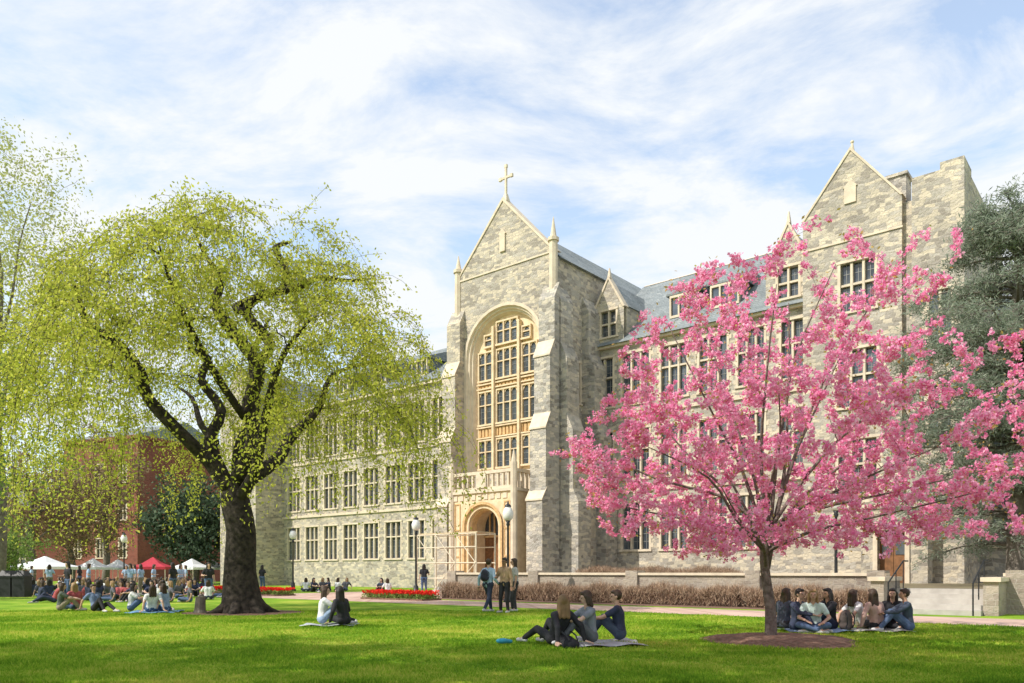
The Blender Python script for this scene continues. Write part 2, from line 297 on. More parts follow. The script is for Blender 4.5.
def dormer(s0,s1,n,ztop,apex,win):
    c=(s0+s1)/2; mb=MB(); m=FR(n); wall(mb,m,s0,s1,15.8,ztop,[win]); mb.prism([(s0,ztop),(s1,ztop),(c,apex)],n,n+.35)
    mb.box(s0,s0+.25,n+.31,n+3.6,16.1,ztop); mb.box(s1-.25,s1,n+.31,n+3.6,16.1,ztop)
    d=mb.build('dormer',STONE,hall)
    k=MB(); 
    for q in (-1,1):
        e=c+q*(s1-s0)/2; k.prism([(e+q*.1,ztop-.1),(e-q*.08,ztop-.1),(c,apex-.05),(c,apex+.16)],n-.06,n+.42)
    k.prismz([(c-.1,n),(c+.1,n),(c+.1,n+.25),(c-.1,n+.25)],apex+.05,apex+.7,.3,(c,n+.12)); k.build('coping',TRIM,d)
    MB().prism([(s0-.12,ztop-.05),(c,apex-.15),(s1+.12,ztop-.05)],n+.43,n+6).build('dormer_roof',SLATE,d)
    window(m,*win,2,(.5,))
dormer(4.0,6.3,4.4,18.2,20.1,(4.55,5.75,16.4,18.0))
dormer(15.5,18.0,4.4,18.0,20.3,(16.15,17.35,16.3,17.9))
for sc_ in (9.9,12.6,-8.5,-13.5,-18.5,-23.5):
    d=MB().box(sc_-.95,sc_+.95,5.6,9.2,16.8,18.35).build('roof_dormer',SLATE,hall)
    MB().prismx([(5.35,18.36),(5.35,18.5),(7.3,19.2),(9.5,19.2),(9.5,18.36)],sc_-1.15,sc_+1.15).build('dormer_roof',SLATE,d)
    m=FR(5.36); k=MB(); k.mbox(m,sc_-.9,sc_+.9,.0,.22,16.95,17.1); k.mbox(m,sc_-.9,sc_+.9,.0,.22,18.2,18.34)
    for i in range(4): x=sc_-.86+i*.573; k.mbox(m,x-.05,x+.05,.0,.2,17.1,18.2)
    w_=k.build('window',TRIM,hall); MB().mbox(m,sc_-.85,sc_+.85,.13,.16,17.1,18.2).build('pane',GLASS,w_)
# ---- tower
def arch(hw,zb,zs,n,k=18,point=1.0):
    P=[(-hw,n,zb)]
    for i in range(k+1):
        a=PI*i/k; P.append((-hw*math.cos(a),n,zs+hw*math.sin(a)**.92*point))
    P.append((hw,n,zb)); return P
tw=MB(); zb,zs,hw=7.6,15.3,3.15
A=arch(hw,zb,zs,0,18,.95)
for i in range(len(A)-1):
    (x0,_,z0),(x1,_,z1)=A[i],A[i+1]
    if abs(x1-x0)>1e-6: tw.add([(x0,0,z0),(x1,0,z1),(x1,0,21),(x0,0,21)],[(0,1,2,3)])
tw.add([(-4,0,0),(-hw,0,0),(-hw,0,21),(-4,0,21)],[(0,1,2,3)]); tw.add([(hw,0,0),(4,0,0),(4,0,21),(hw,0,21)],[(0,1,2,3)]); tw.add([(-hw,0,0),(hw,0,0),(hw,0,zb),(-hw,0,zb)],[(0,1,2,3)])
tw.prism([(-4,21),(4,21),(.12,25.1),(-.12,25.1)],0,.6)
wall(tw,SD(4),.0,17.2,0,20.6,[(1.9,2.9,12,14.5),(8.2,9.4,17.5,19.3)]); wall(tw,SD(-4),.0,17.2,0,20.6,[])
tower=tw.build('tower_wall',STONE,hall)
window(SD(4),1.9,2.9,12,14.5,2,(.5,))
MB().prism([(-4.25,20.5),(0,24.2),(4.25,20.5)],.65,17.3).build('tower_roof',SLATE,tower)
for q in (-1,1):
    MB().prism([(q*4.12,20.9),(q*3.95,20.9),(0,25.05),(0,25.28)],-.06,.7).build('gable_coping',TRIM,tower)
MB().box(-4.05,4.05,-.06,-.003,20.72,20.82).build('string_course',TRIM,tower)
mb=MB(); mb.box(-.22,.22,-.10,-.004,21.8,22.9); mb.prism([(-.3,22.903),(.3,22.903),(0,23.3)],-.10,-.004); mb.build('niche',TRIM,tower)
mb=MB(); mb.prismz([(-.2,.1),(.2,.1),(.2,.5),(-.2,.5)],25.1,25.6,.45,(0,.3)); mb.box(-.065,.065,.24,.36,25.6,27.4); mb.box(-.45,.45,.245,.355,26.6,26.73)
for x,z in ((-.47,26.665),(.47,26.665),(0,27.4)): mb.box(x-.1,x+.1,.23,.37,z-.1,z+.1)
mb.build('cross',TRIM,tower)
def octo(cx,cy,r): return [(cx+r*math.cos(PI/8+i*PI/4),cy+r*math.sin(PI/8+i*PI/4)) for i in range(8)]
for q in (-1,1):
    mb=MB(); cx=q*4.0; mb.prismz(octo(cx,.05,.27),15,21.4); mb.prismz(octo(cx,.05,.36),21.4,21.6); mb.prismz(octo(cx,.05,.22),21.6,22.9 if q>0 else 22.6,.08,(cx,.05)); mb.prismz(octo(cx,.05,.34),17.5,17.7)
    mb.build('corner_turret',TRIM,tower)
def butt_front(mb,s0,s1):
    mb.prismx([(0,0),(-1.7,0),(-1.7,5.5),(-1.35,6.3),(-1.35,9.8),(-.95,10.8),(-.95,14.2),(-.5,15.2),(-.5,17.8),(0,18.8)],s0,s1)
def butt_side(mb,n0,n1):
    mb.prism([(4,0),(5.8,0),(5.8,5.5),(5.4,6.3),(5.4,9.8),(4.95,10.8),(4.95,14.2),(4.5,15.2),(4.5,17.8),(4,18.8)],n0,n1)
for s0 in (-4.55,3.3):
    mb=MB(); butt_front(mb,s0,s0+1.2); b_=mb.build('buttress',STONEG if s0>0 else STONE,hall)
    for yy,z0,z1 in ((-1.76,5.5,6.25),(-1.41,9.8,10.75),(-1.01,14.2,15.15)):
        MB().prismx([(yy,z0),(yy,z0+.1),(yy+.48,z1+.1),(yy+.48,z1)],s0-.04,s0+1.24).build('buttress_cap',TRIM,b_)
for n0 in (.12,3.1):
    mb=MB(); butt_side(mb,n0,n0+1.3); mb.build('buttress',STONEG,hall)
MB().box(4.01,5.1,1.43,3.09,0,9).build('stair_bay',STONE,tower)
prof=[(3.35,-.10),(3.15,-.10),(3.08,.05),(2.98,.07),(2.93,.22),(2.84,.24),(2.72,.55)]
gw=MB(); rings=[arch(h_,zb-.2,zs,n_,18,.95) for h_,n_ in prof]
for r0,r1 in zip(rings,rings[1:]):
    for i in range(len(r0)-1): gw.add([r0[i],r0[i+1],r1[i+1],r1[i]],[(0,1,2,3)])
gw.box(-2.8,2.8,.05,.6,7.3,7.7)
gw=gw.build('great_window',TRIM,hall)
I=arch(2.76,7.5,zs,.55,18,.95); MB().add(I,[tuple(range(len(I)))]).build('window_infill',CREAM,gw)
m=FR(.30)
def gwin(a0,a1,z0,z1,lights):
    f=MB(); f.mbox(m,a0-.08,a0,.05,.24,z0,z1); f.mbox(m,a1,a1+.08,.05,.24,z0,z1); f.mbox(m,a0-.08,a1+.08,.05,.24,z1,z1+.1); f.mbox(m,a0-.08,a1+.08,-.02,.24,z0-.12,z0)
    for i in range(1,lights): c=a0+(a1-a0)*i/lights; f.mbox(m,c-.045,c+.045,.06,.23,z0,z1)
    f.mbox(m,a0,a1,.09,.22,(z0*.4+z1*.6)-.035,(z0*.4+z1*.6)+.035)
    lw=(a1-a0)/lights
    for i in range(lights):
        c=a0+lw*(i+.5); hw_=lw/2-.04
        f.add([(c-hw_,.44,z1),(c-hw_,.44,z1-.28),(c-hw_*.6,.44,z1-.1),(c,.44,z1)],[(0,1,2,3)]); f.add([(c+hw_,.44,z1),(c+hw_,.44,z1-.28),(c+hw_*.6,.44,z1-.1),(c,.44,z1)],[(0,3,2,1)])
    w_=f.build('window',CREAM,hall); MB().mbox(m,a0,a1,.2,.23,z0,z1).build('pane',GLASS,w_)
    b=MB()
    for i in range(lights*2): c=a0+(a1-a0)*(i+.5)/(lights*2); b.mbox(m,c-.012,c+.012,.17,.195,z0,z1)
    for j in range(1,5): z=z0+(z1-z0)*j/5; b.mbox(m,a0,a1,.172,.193,z-.012,z+.012)
    b.build('glazing_bars',GLZ,w_)
for z0,z1 in ((8.1,9.9),(11.0,13.1),(13.9,15.7)):
    gwin(-2.42,-1.3,z0,z1,2); gwin(-.85,.85,z0,z1,3); gwin(1.3,2.42,z0,z1,2)
gwin(-.85,.85,16.1,17.5,3); gwin(-1.9,-1.3,16.1,16.8,1); gwin(1.3,1.9,16.1,16.8,1)
mb=MB()
for x in (-1.08,1.08): mb.box(x-.09,x+.09,.2,.5,7.6,17.3)
for z in (10.05,10.75,13.3,13.6): mb.box(-2.6,2.6,.32,.5,z,z+.09)
mb.build('tracery',CREAM,gw)
for z0,z1 in ((10.16,10.74),(13.4,13.59)):
    mb=MB()
    mb.box(-2.55,2.55,.5,.54,z0,z1)
    for x in np.arange(-2.4,2.5,.3): mb.box(x-.1,x+.1,.42,.505,z0+.03,z1-.03)
    mb.build('carved_panel',TAN,gw)
# porch
pb=MB(); px0,px1,pn=-2.7,2.5,-1.9; ah,az_=1.25,4.05
A=arch(ah,0.3,az_,pn,14,.95); 
for i in range(len(A)-1):
    (x0,_,z0),(x1,_,z1)=A[i],A[i+1]
    if abs(x1-x0)>1e-6: pb.add([(x0,pn,z0),(x1,pn,z1),(x1,pn,6.2),(x0,pn,6.2)],[(0,1,2,3)])
    pb.add([(x0,pn,z0),(x1,pn,z1),(x1,-.3,z1),(x0,-.3,z0)],[(0,1,2,3)])
pb.add([(px0,pn,0),(-ah,pn,0),(-ah,pn,6.2),(px0,pn,6.2)],[(0,1,2,3)]); pb.add([(ah,pn,0),(px1,pn,0),(px1,pn,6.2),(ah,pn,6.2)],[(0,1,2,3)])
pb.add([(px1,pn,0),(px1,0,0),(px1,0,6.2),(px1,pn,6.2)],[(0,1,2,3)]); pb.add([(px0,pn,0),(px0,0,0),(px0,0,6.2),(px0,pn,6.2)],[(0,1,2,3)])
pb.add([(px0,pn,6.2),(px1,pn,6.2),(px1,0,6.2),(px0,0,6.2)],[(0,1,2,3)])
porch=pb.build('porch',CREAM,hall)
mb=MB(); pr=[(ah+.42,pn-.14),(ah+.25,pn-.14),(ah+.2,pn-.02),(ah+.06,pn+.02),(ah,pn+.2),(ah-.1,pn+.22),(ah-.16,pn+.6)]; rings=[arch(h_,.3,az_,n_,14,.95) for h_,n_ in pr]
for r0,r1 in zip(rings,rings[1:]):
    for i in range(len(r0)-1): mb.add([r0[i],r0[i+1],r1[i+1],r1[i]],[(0,1,2,3)])
mb.build('arch_moulding',TAN,porch)
for q in (-1,1):   # blind tracery strips either side of the arch
    mb=MB(); xx=-.1+q*2.08
    mb.box(xx-.24,xx-.18,pn-.05,pn-.004,.6,5.6); mb.box(xx+.18,xx+.24,pn-.05,pn-.004,.6,5.6)
    for z in (.6,2.2,3.9,5.54): mb.box(xx-.18,xx+.18,pn-.05,pn-.004,z,z+.08)
    mb.build('panel_tracery',TAN,porch)
mb=MB(); mb.box(px0-.1,px1+.1,pn-.12,-.01,6.2,6.38); mb.box(px0-.05,px1+.05,pn-.05,pn+.2,7.35,7.55); mb.box(px1-.2,px1+.05,pn+.21,-.01,7.35,7.55); mb.box(px0-.05,px1+.05,pn-.02,pn+.18,6.38,6.55)
for x in list(np.arange(px0+.1,px1,.42)): mb.box(x-.07,x+.07,pn,pn+.15,6.55,7.35)
for y in (-1.4,-1.0,-.6,-.2): mb.box(px1-.18,px1,y-.07,y+.07,6.38,7.35)
for x in (px0,px1): mb.prismz(octo(x,pn,.22),0,7.9); mb.prismz(octo(x,pn,.19),7.9,8.7,.1,(x,pn))
mb.box(-.5,.3,pn-.1,pn-.06,6.5,7.4)
for x in np.arange(px0+.35,px1-.2,.52): mb.box(x-.16,x+.16,pn-.05,pn-.004,5.78,6.1)
mb.build('balustrade',TRIM,porch)
mb=MB(); mb.box(-1.25,-.03,-.32,-.22,.62,3.5); mb.box(.03,1.25,-.32,-.22,.62,3.5)
for x in (-.95,-.65,-.35,.35,.65,.95): mb.box(x-.03,x+.03,-.345,-.32,.7,3.4)
mb.build('door',WOOD,porch)
mb=MB(); 
for i in range(-2,3): mb.box(i*.4-.04,i*.4+.04,-.4,-.3,3.62,5.2)
mb.box(-1.3,1.3,-.42,-.28,3.48,3.62); mb.build('fanlight',TAN,porch)
MB().box(-1.3,1.3,-.28,-.22,3.62,5.4).build('pane',GLASS,porch)
for i in range(4): MB().box(-3.2,3.0,-3.2+i*.38,-.02 if i==3 else -3.2+(i+1)*.38,0,.15*(i+1)).build('step',STEPM,porch)
# ---- right gabled block
GX=22.8; gc=20.42
mG=FR(3); ops=[(19.9,21.6,14.4,16.8),(19.8,21.7,9.6,12.4),(19.8,21.7,5.2,7.9)]
mb=MB(); wall(mb,mG,18.05,GX,0,19.6,ops,.3); mb.prism([(18.05,19.6),(GX,19.6),(gc+.08,22.5),(gc-.08,22.5)],3,3.6)
wall(mb,SD(GX),3,14,0,19.5,[]); wall(mb,SD(18.05),3,14,0,19.5,[])
gb=mb.build('gable_block_wall',STONE,hall)
for o in ops: window(mG,*o,3,(.55,))
for q,e in ((-1,18.05),(1,GX)): MB().prism([(e+q*.06,19.5),(e-q*.06,19.5),(gc,22.45),(gc,22.62)],2.95,3.66).build('gable_coping',TRIM,gb)
mb=MB(); mb.prismz(octo(gc,3.3,.12),22.5,22.95,.4,(gc,3.3)); mb.ell((gc,3.3,23.0),(.09,.09,.09)); mb.build('finial',TRIM,gb)
MB().box(18.0,GX+.05,2.94,2.997,17.9,18.0).build('string_course',TRIM,gb)
mb=MB(); mb.box(gc-.28,gc+.28,2.93,2.997,19.8,20.6); mb.prism([(gc-.35,20.603),(gc+.35,20.603),(gc,20.95)],2.93,2.997); mb.build('niche',TRIM,gb)
MB().prism([(17.95,19.4),(gc,22.3),(GX+.1,19.4)],3.75,14).build('gable_roof',SLATE,gb)
mb=MB(); mb.box(21.9,22.75,4.0,5.0,19,20.9); mb.box(21.82,22.83,3.92,5.08,20.9,21.05); mb.build('chimney',STONEG,gb)
ops=[(24.0,25.0,12,14.4),(24.0,25.0,7.5,10)]
mb=MB(); wall(mb,FR(2.7),23.3,25.5,0,20.0,ops); wall(mb,SD(25.5),2.7,13.4,0,20.0,[(5.6,6.8,12,14.4)]); wall(mb,SD(23.3),2.7,13.4,0,20.0,[])
mb.add([(23.3,2.7,20.0),(25.5,2.7,20.0),(25.5,13.4,20.0),(23.3,13.4,20.0)],[(0,1,2,3)])
mb.box(24.5,25.497,2.703,4.4,20.003,20.35)
wall(mb,FR(3.3),GX,23.3,0,19.2,[]); mb.add([(GX,3.3,19.2),(23.3,3.3,19.2),(23.3,13,19.2),(GX,13,19.2)],[(0,1,2,3)])
ct=mb.build('stair_tower',STONE,hall)
for o in ops: window(FR(2.7),*o,2,(.55,))
window(SD(25.5),5.6,6.8,12,14.4,2,(.55,))
mb=MB(); wall(mb,FR(1.7),21.3,24.2,.7,4.4,[(22.05,23.25,.75,3.25)],.5); wall(mb,SD(24.2),1.7,2.7,.7,4.4,[]); wall(mb,SD(21.3),1.7,3,.7,4.4,[]); mb.add([(21.3,1.7,4.4),(24.2,1.7,4.4),(24.2,3.2,4.4),(21.3,3.2,4.4)],[(0,1,2,3)])
dp=mb.build('door_porch',STONE,hall)
dm=MB(); dm.box(22.05,22.64,2.1,2.16,.75,3.24); dm.box(22.66,23.25,2.1,2.16,.75,3.24); dm.build('door',WOOD,dp)
k=MB(); k.box(22.15,22.55,2.07,2.1,2.1,3.0); k.box(22.75,23.15,2.07,2.1,2.1,3.0); k.build('pane',GLASS,dp)
mb=MB(); mb.box(21.85,22.05,1.62,1.9,.75,3.25); mb.box(23.25,23.45,1.62,1.9,.75,3.25); mb.box(21.75,23.55,1.6,1.9,3.25,3.5); mb.box(21.25,24.25,1.62,1.697,4.3,4.5); mb.build('door_surround',TRIM,dp)
ops=[(28.5+i*2.6,30+i*2.6,z0,z1) for i in range(2) for z0,z1 in ((2.6,5.2),(7.4,10))]+[(26,27.4,2.6,5.2),(26,27.4,7.4,10)]
mb=MB(); wall(mb,FR(6.5),25.5,34,0,12.5,ops); e_=mb.build('east_range_wall',STONEG,hall)
for o in ops: window(FR(6.5),*o,2,(.55,))
MB().prismx([(6.2,12.4),(11.5,16),(17,12.4)],25.55,34).build('roof',SLATE,hall)
# ---------------------------------------------------------------- terrace wall, stairs, hedges
tw_=empty('terrace_wall',P0,RZ,'long low stone retaining wall with pale coping running behind the bare hedge','wall')
for a,b_ in ((4.9,25.4),(28.8,45)):
    MB().box(a,b_,-9.9,-9.5,0,1.15).build('wall',WALLST,tw_); MB().box(a-.05,b_,-9.98,-9.42,1.15,1.25).build('coping',TRIM,tw_)
for s_ in (5.2,10.4,15.6,20.8,25.1,29.1,33): MB().box(s_-.28,s_+.28,-10.02,-9.38,0,1.34).build('pier',WALLST,tw_)
st=empty('entrance_steps',W(27.1,-9.9),RZ,'pale stone entrance steps between two cheek walls near the right edge','steps')
for i in range(5): MB().box(-1.35,1.35,-1.9+i*.38,-1.9+(i+1)*.38 if i<4 else .3,0,.15*(i+1)).build('step',STEPM,st)
for q in (-1,1):
    MB().box(q*1.36 if q>0 else -1.75,1.75 if q>0 else -1.36,-1.6,.35,0,1.0).build('cheek_wall',WALLST,st)
    MB().box(q*1.3 if q>0 else -1.82,1.82 if q>0 else -1.3,-1.7,.4,1.0,1.13).build('cheek_coping',TRIM,st)
    mb=MB(); x=q*1.15; mb.tube([(x,-1.9,0),(x,-1.9,.95),(x,-.1,1.65),(x,.5,1.65)],[.025]*4,6); mb.tube([(x,-1.0,.4),(x,-1.0,1.3)],[.02]*2,6); mb.tube([(x,-.1,.75),(x,-.1,1.65)],[.02]*2,6); mb.build('handrail',BLACKM,st)
TWIG=leafmat('bare_twigs',[(.26,.16,.11),(.38,.26,.18),(.46,.34,.24),(.19,.13,.09)],.1)
def hedge(s0,s1,n0,n1,z0,h,label):
    c=W((s0+s1)/2,(n0+n1)/2,z0); e=empty('bare_hedge',c,RZ,label,'hedge')
    k=int((s1-s0)*1900); L_=(s1-s0)/2; D_=(n1-n0)/2
    xx=rng.uniform(-L_,L_,k)
    p=np.stack([xx,rng.uniform(-D_,D_,k),rng.random(k)**.8*h*(.9+.12*np.sin(xx*2.1+s0)+.08*np.sin(xx*5.3))],1)
    d=rng.normal(size=(k,3)); d[:,2]=np.abs(d[:,2])+1.0; d/=np.linalg.norm(d,axis=1)[:,None]
    w_=np.cross(d,rng.normal(size=(k,3))); w_/=np.linalg.norm(w_,axis=1)[:,None]
    ln=(.12+.2*rng.random(k))[:,None]
    vs=np.stack([p-w_*.010,p+w_*.010,p+d*ln],1).reshape(-1,3); vs[:,2]=np.maximum(vs[:,2],0)
    fast('twigs',vs,3,TWIG,e)
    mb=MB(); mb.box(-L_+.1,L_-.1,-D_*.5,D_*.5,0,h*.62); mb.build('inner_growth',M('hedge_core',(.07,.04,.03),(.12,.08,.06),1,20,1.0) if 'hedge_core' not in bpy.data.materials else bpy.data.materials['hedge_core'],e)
hedge(5.2,10.2,-11.0,-10.1,0,.66,'clipped leafless brown hedge nearest the tower porch, left end of the row')
hedge(10.4,15.4,-11.0,-10.1,0,.7,'clipped leafless brown hedge second from the tower in the row')
hedge(15.6,20.6,-11.0,-10.1,0,.72,'clipped leafless brown hedge just left of the pink tree trunk')
hedge(20.8,25.2,-11.0,-10.1,0,.72,'clipped leafless brown hedge ending beside the entrance steps')
hedge(8,17,-3.5,-2.0,.75,.7,'loose leafless brown shrubs on the terrace against the hall')
# ---------------------------------------------------------------- lamps
def lamp(loc,label):
    e=empty('street_lamp',loc,0,label,'street lamp','black lamp posts with white globes along the path')
    mb=MB(); P=[0,.12,.14,.5,.6,.65,3.2,3.3,3.35,3.45]; R_=[.2,.2,.15,.13,.07,.06,.045,.09,.06,.11]
    mb.tube([(0,0,z) for z in P],R_,12); mb.build('post',BLACKM,e,True)
    mb=MB(); P=[3.45,3.55,3.75,3.95,4.05]; R_=[.12,.2,.24,.17,.1]; mb.tube([(0,0,z) for z in P],R_,14); mb.build('globe',GLOBE,e,True)
    mb=MB(); mb.tube([(0,0,4.04),(0,0,4.1),(0,0,4.16),(0,0,4.3)],[.15,.13,.05,.01],12); mb.build('cap',BLACKM,e)
    return e
lamp(at(508,33),'black lamp post in front of the tower porch, globe tall beside the portal')
lamp(at(416,41),'black lamp post left of the scaffold, beside the red flower bed')
lamp(at(293,52),'black lamp post right of the big tree trunk by the far wing')
lamp(at(124,58),'black lamp post among the far crowd, leftmost near the tents')
lamp(at(836,27.5),'black lamp post rising behind the pink blossom tree')
# ---------------------------------------------------------------- scaffold
sc=empty('scaffold',W(.6,-5.0),RZ,'pale tube scaffold frame standing before the arched porch','scaffold')
for x in (-2.4,-.8,.8,2.4):
    for y in (-.8,.8): MB().tube([(x,y,0),(x,y,3.5)],[.045,.045],6).build('pole',METALG,sc)
for z in (.9,1.8,2.7,3.45):
    for y in (-.8,.8): MB().tube([(-2.4,y,z),(2.4,y,z)],[.032]*2,5).build('rail',METALG,sc)
for x in (-2.4,-.8,.8):
    for a,b_ in (((x,-.85,.3),(x+1.6,-.85,1.8)),((x+1.6,-.85,1.8),(x,-.85,3.45))): MB().tube([a,b_],[.024]*2,5).build('brace',METALG,sc)
MB().box(-2.4,2.4,-.7,.7,3.5,3.56).build('deck',M('scaffold_board',(.6,.48,.3),(.45,.35,.22)),sc)
# ---------------------------------------------------------------- trees
class Tree:
    def __init__(s,name,loc,label,cat='tree',group=None,bark=BARK):
        s.e=empty(name,loc,0,label,cat,group); s.tr=MB(); s.br=MB(); s.np=[]; s.nr=[]; s.bark=bark
    def limb(s,pts,rads,n=10,target=None,sub=3):
        pts=[V(p) for p in pts]; P=[];R=[]
        for i in range(len(pts)-1):
            p0=pts[max(i-1,0)];p1=pts[i];p2=pts[i+1];p3=pts[min(i+2,len(pts)-1)]
            for k in range(sub):
                t=k/sub; P.append(.5*((2*p1)+(p2-p0)*t+(2*p0-5*p1+4*p2-p3)*t*t+(3*p1-p0-3*p2+p3)*t**3)); R.append(rads[i]*(1-t)+rads[i+1]*t)
        P.append(pts[-1]); R.append(rads[-1])
        (target or s.tr).tube(P,R,n)
        for p,r in zip(P,R): s.np.append(tuple(p)); s.nr.append(r)
    def grow(s,targets,arch=.15,rmax=.05,rtip=.006,up=.0,wob=.12,minz=0,segs=6):
        res=[]
        for t in targets:
            A=np.array(s.np); d=A-np.array(t); dist=np.sqrt((d**2).sum(1))+up*np.maximum(A[:,2]-t[2],0)+np.where(A[:,2]<minz,50,0)
            i=int(dist.argmin()); p=V(s.np[i]); q=V(t); L_=(q-p).length
            if L_<.05: continue
            r0=min(s.nr[i]*.7,rmax,.012*L_+.008); P=[];R=[]
            sd=V(rng.normal(size=3))*wob*L_*.5
            for k in range(segs+1):
                u=k/segs; b=math.sin(PI*u)
                P.append(p.lerp(q,u)+V((0,0,arch*L_*b))+sd*b*(1 if k%2 else .6)); R.append(r0*(1-u)+rtip*u)
            s.br.tube(P,R,4)
            for a_,r_ in list(zip(P,R))[2:]: s.np.append(tuple(a_)); s.nr.append(r_)
            res.append(P)
        return res
    def finish(s,leafverts,leafm,cn='crown',k=4):
        s.tr.build('trunk',s.bark,s.e,True)
        if s.br.v: s.br.build('branches',s.bark,s.e,True)
        return fast(cn,leafverts,k,leafm,s.e)
T=Tree('weeping_tree',at(243,24.7),'large old tree with dark twisting trunk and drooping yellow green foliage on the left')
K=24.7/F
def q(px,py,d=0): return ((px-243)*K,d,(612-py)*K)
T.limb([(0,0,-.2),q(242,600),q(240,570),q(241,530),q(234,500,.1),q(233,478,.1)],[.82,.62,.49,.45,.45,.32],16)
for a_ in range(7):
    an=a_*.9+.2; T.limb([(0.2*math.cos(an),.2*math.sin(an),.7),(.6*math.cos(an),.6*math.sin(an),.14),(1.25*math.cos(an),1.25*math.sin(an),-.1)],[.25,.19,.05],8)
big=[([q(232,490),q(212,462,-.2),q(194,442,-.5),q(162,405,-.9),q(158,380,-1.2),q(136,352,-1.4),q(114,340,-1.5),q(108,318,-1.6),q(104,300,-1.8)],[.29,.23,.2,.18,.16,.14,.12,.07,.03]),
([q(228,485),q(206,440,.3),q(212,405,.8),q(186,370,1.2),q(190,345,1.5),q(170,333,1.6),q(168,300,1.8),q(152,272,2)],[.23,.19,.16,.14,.12,.1,.05,.02]),
([q(238,480),q(256,440,-.2),q(252,405,-.3),q(264,372,-.5),q(238,335,-.6),q(224,312,-.7),q(230,288,-.8),q(214,262,-.9),q(205,235,-1)],[.28,.24,.22,.2,.18,.15,.1,.05,.02]),
([q(260,370,-.5),q(272,345,-.2),q(246,312,0),q(262,293,.1),q(292,286,.2),q(318,276,.1),q(345,280,.0),q(372,282,-.3)],[.17,.17,.15,.14,.11,.09,.06,.02]),
([q(246,312,0),q(230,302,.5),q(246,290,.7),q(275,279,.8),q(277,255,.9),q(266,236,.9),q(282,228,1)],[.12,.12,.12,.12,.11,.1,.04]),
([q(240,485),q(270,455,.8),q(276,430,1.5),q(300,395,2.2),q(310,355,2.8),q(338,338,3.2),q(362,330,3.6)],[.25,.21,.18,.13,.09,.06,.02]),
([q(238,500),q(262,475,-.7),q(278,445,-1.6),q(294,400,-2.2),q(312,372,-2.7),q(338,350,-3.2)],[.2,.17,.14,.11,.07,.03]),
([q(236,490,.1),q(226,440,1.2),q(234,390,2.2),q(220,330,3),q(235,280,3.6)],[.2,.18,.14,.1,.03]),
([q(212,440,.3),q(182,415,1.5),q(160,380,2.5),q(130,360,3.2)],[.13,.11,.07,.03]),
([q(250,420,-.5),q(232,380,-1.8),q(215,330,-2.8),q(210,290,-3.6)],[.13,.11,.07,.02])]
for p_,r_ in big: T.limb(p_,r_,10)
tg=[]
while len(tg)<340:
    a=rng.uniform(0,2*PI); u=rng.random()**.5; rx=6.2*u; ry=5.2*u
    zt=12.3-4.4*u**2.4-rng.random()**2*4.0+.6*math.sin(a*5+u*4)
    tg.append((-.5+rx*math.cos(a),ry*math.sin(a),zt))
tg.sort(key=lambda t: t[0]**2+t[1]**2+(t[2]-7)**2)
B=T.grow(tg,.12,.045,.007,up=.6,minz=5.5,wob=.24)
lv=[]
for P in B:
    for _ in range(8):
        p=V(P[random.choice((3,4,5,6,6))]); o=V((p.x,p.y,0)); o=o.normalized() if o.length>.1 else V((1,0,0))
        d=(o*.6+V(rng.normal(size=3))*.7); d.z=abs(d.z)*.3; d.normalize()
        edge=min(1,math.hypot(p.x/6.2,p.y/5.2)); ln=rng.uniform(.4,1.8)+edge**2.2*rng.uniform(0,5.4)*(rng.random()<.7)
        if p.z-ln<1.5+(1-edge)*4: ln=max(p.z-1.5-(1-edge)*4,.4)
        st_=.2; pts=[p.copy()]; c=p.copy(); g=rng.uniform(.10,.30)
        for k in range(int(ln/st_)):
            d=(d+V((0,0,-g))+V(rng.normal(size=3))*.11).normalized(); c=c+d*st_; pts.append(c.copy())
            for _l in range(4): lv.append(tuple(c+V(rng.normal(size=3))*.10))
        if len(pts)>2: T.br.tube(pts[::2] if len(pts)>4 else pts,[.005]*len(pts[::2] if len(pts)>4 else pts),3)
print('WEEP LEAVES',len(lv))
T.finish(leaves(np.array(lv),.105,.5,0,.8),leafmat('spring_leaf',[(.44,.47,.06),(.58,.60,.10),(.36,.42,.05),(.68,.64,.15),(.50,.52,.07)],.55))
# pink cherry
T=Tree('cherry_tree',at(771,14.6),'young cherry tree covered in pink blossom standing in a mulch ring','tree',None,BARKP)
K2=14.6/F
def q2(px,py,d=0): return ((px-771)*K2,d,(641-py)*K2)
T.limb([(0,0,-.1),(0,0,.08),(-.01,0,.6),q2(768,592),q2(764,555),q2(768,520)],[.16,.12,.10,.095,.08,.06],14)
mains=[(640,455,-.9),(585,440,.6),(655,390,1.2),(665,330,-.3),(720,310,1.0),(762,300,-.8),(800,292,.6),(838,262,.1),(880,315,1.3),(940,375,-.6),(985,385,.8),(985,470,-.2),(930,500,-1.6),(690,500,-2.2),(745,400,-1.8),(840,400,2.4),(740,420,2.6),(860,470,-2.6),(950,440,2.0),(620,500,1.0),(900,270,.4)]
for i_,(x,y,d) in enumerate(mains):
    e1=V(q2(x,y,d)); s0=V(q2(766+random.uniform(-2,3),555+random.uniform(-30,14))); h=V((e1.x,e1.y,0)); 
    m1=s0+h*.22+V((0,0,(e1.z-s0.z)*.32))+V(rng.normal(size=3))*.07; m2=s0+h*.58+V((0,0,(e1.z-s0.z)*.66))+V(rng.normal(size=3))*.14
    T.limb([s0,m1,m2,e1],[.040,.030,.019,.008],7,T.br)
poly=[(546,436),(585,422),(600,372),(640,350),(648,305),(690,288),(740,283),(775,262),(800,278),(845,243),(862,265),(885,268),(925,253),(912,280),(884,302),(905,335),(940,350),(1018,356),(988,385),(962,402),(985,440),(1022,452),(992,480),(1005,528),(960,546),(900,540),(850,545),(800,560),(740,556),(700,560),(655,545),(610,535),(600,500),(570,460)]
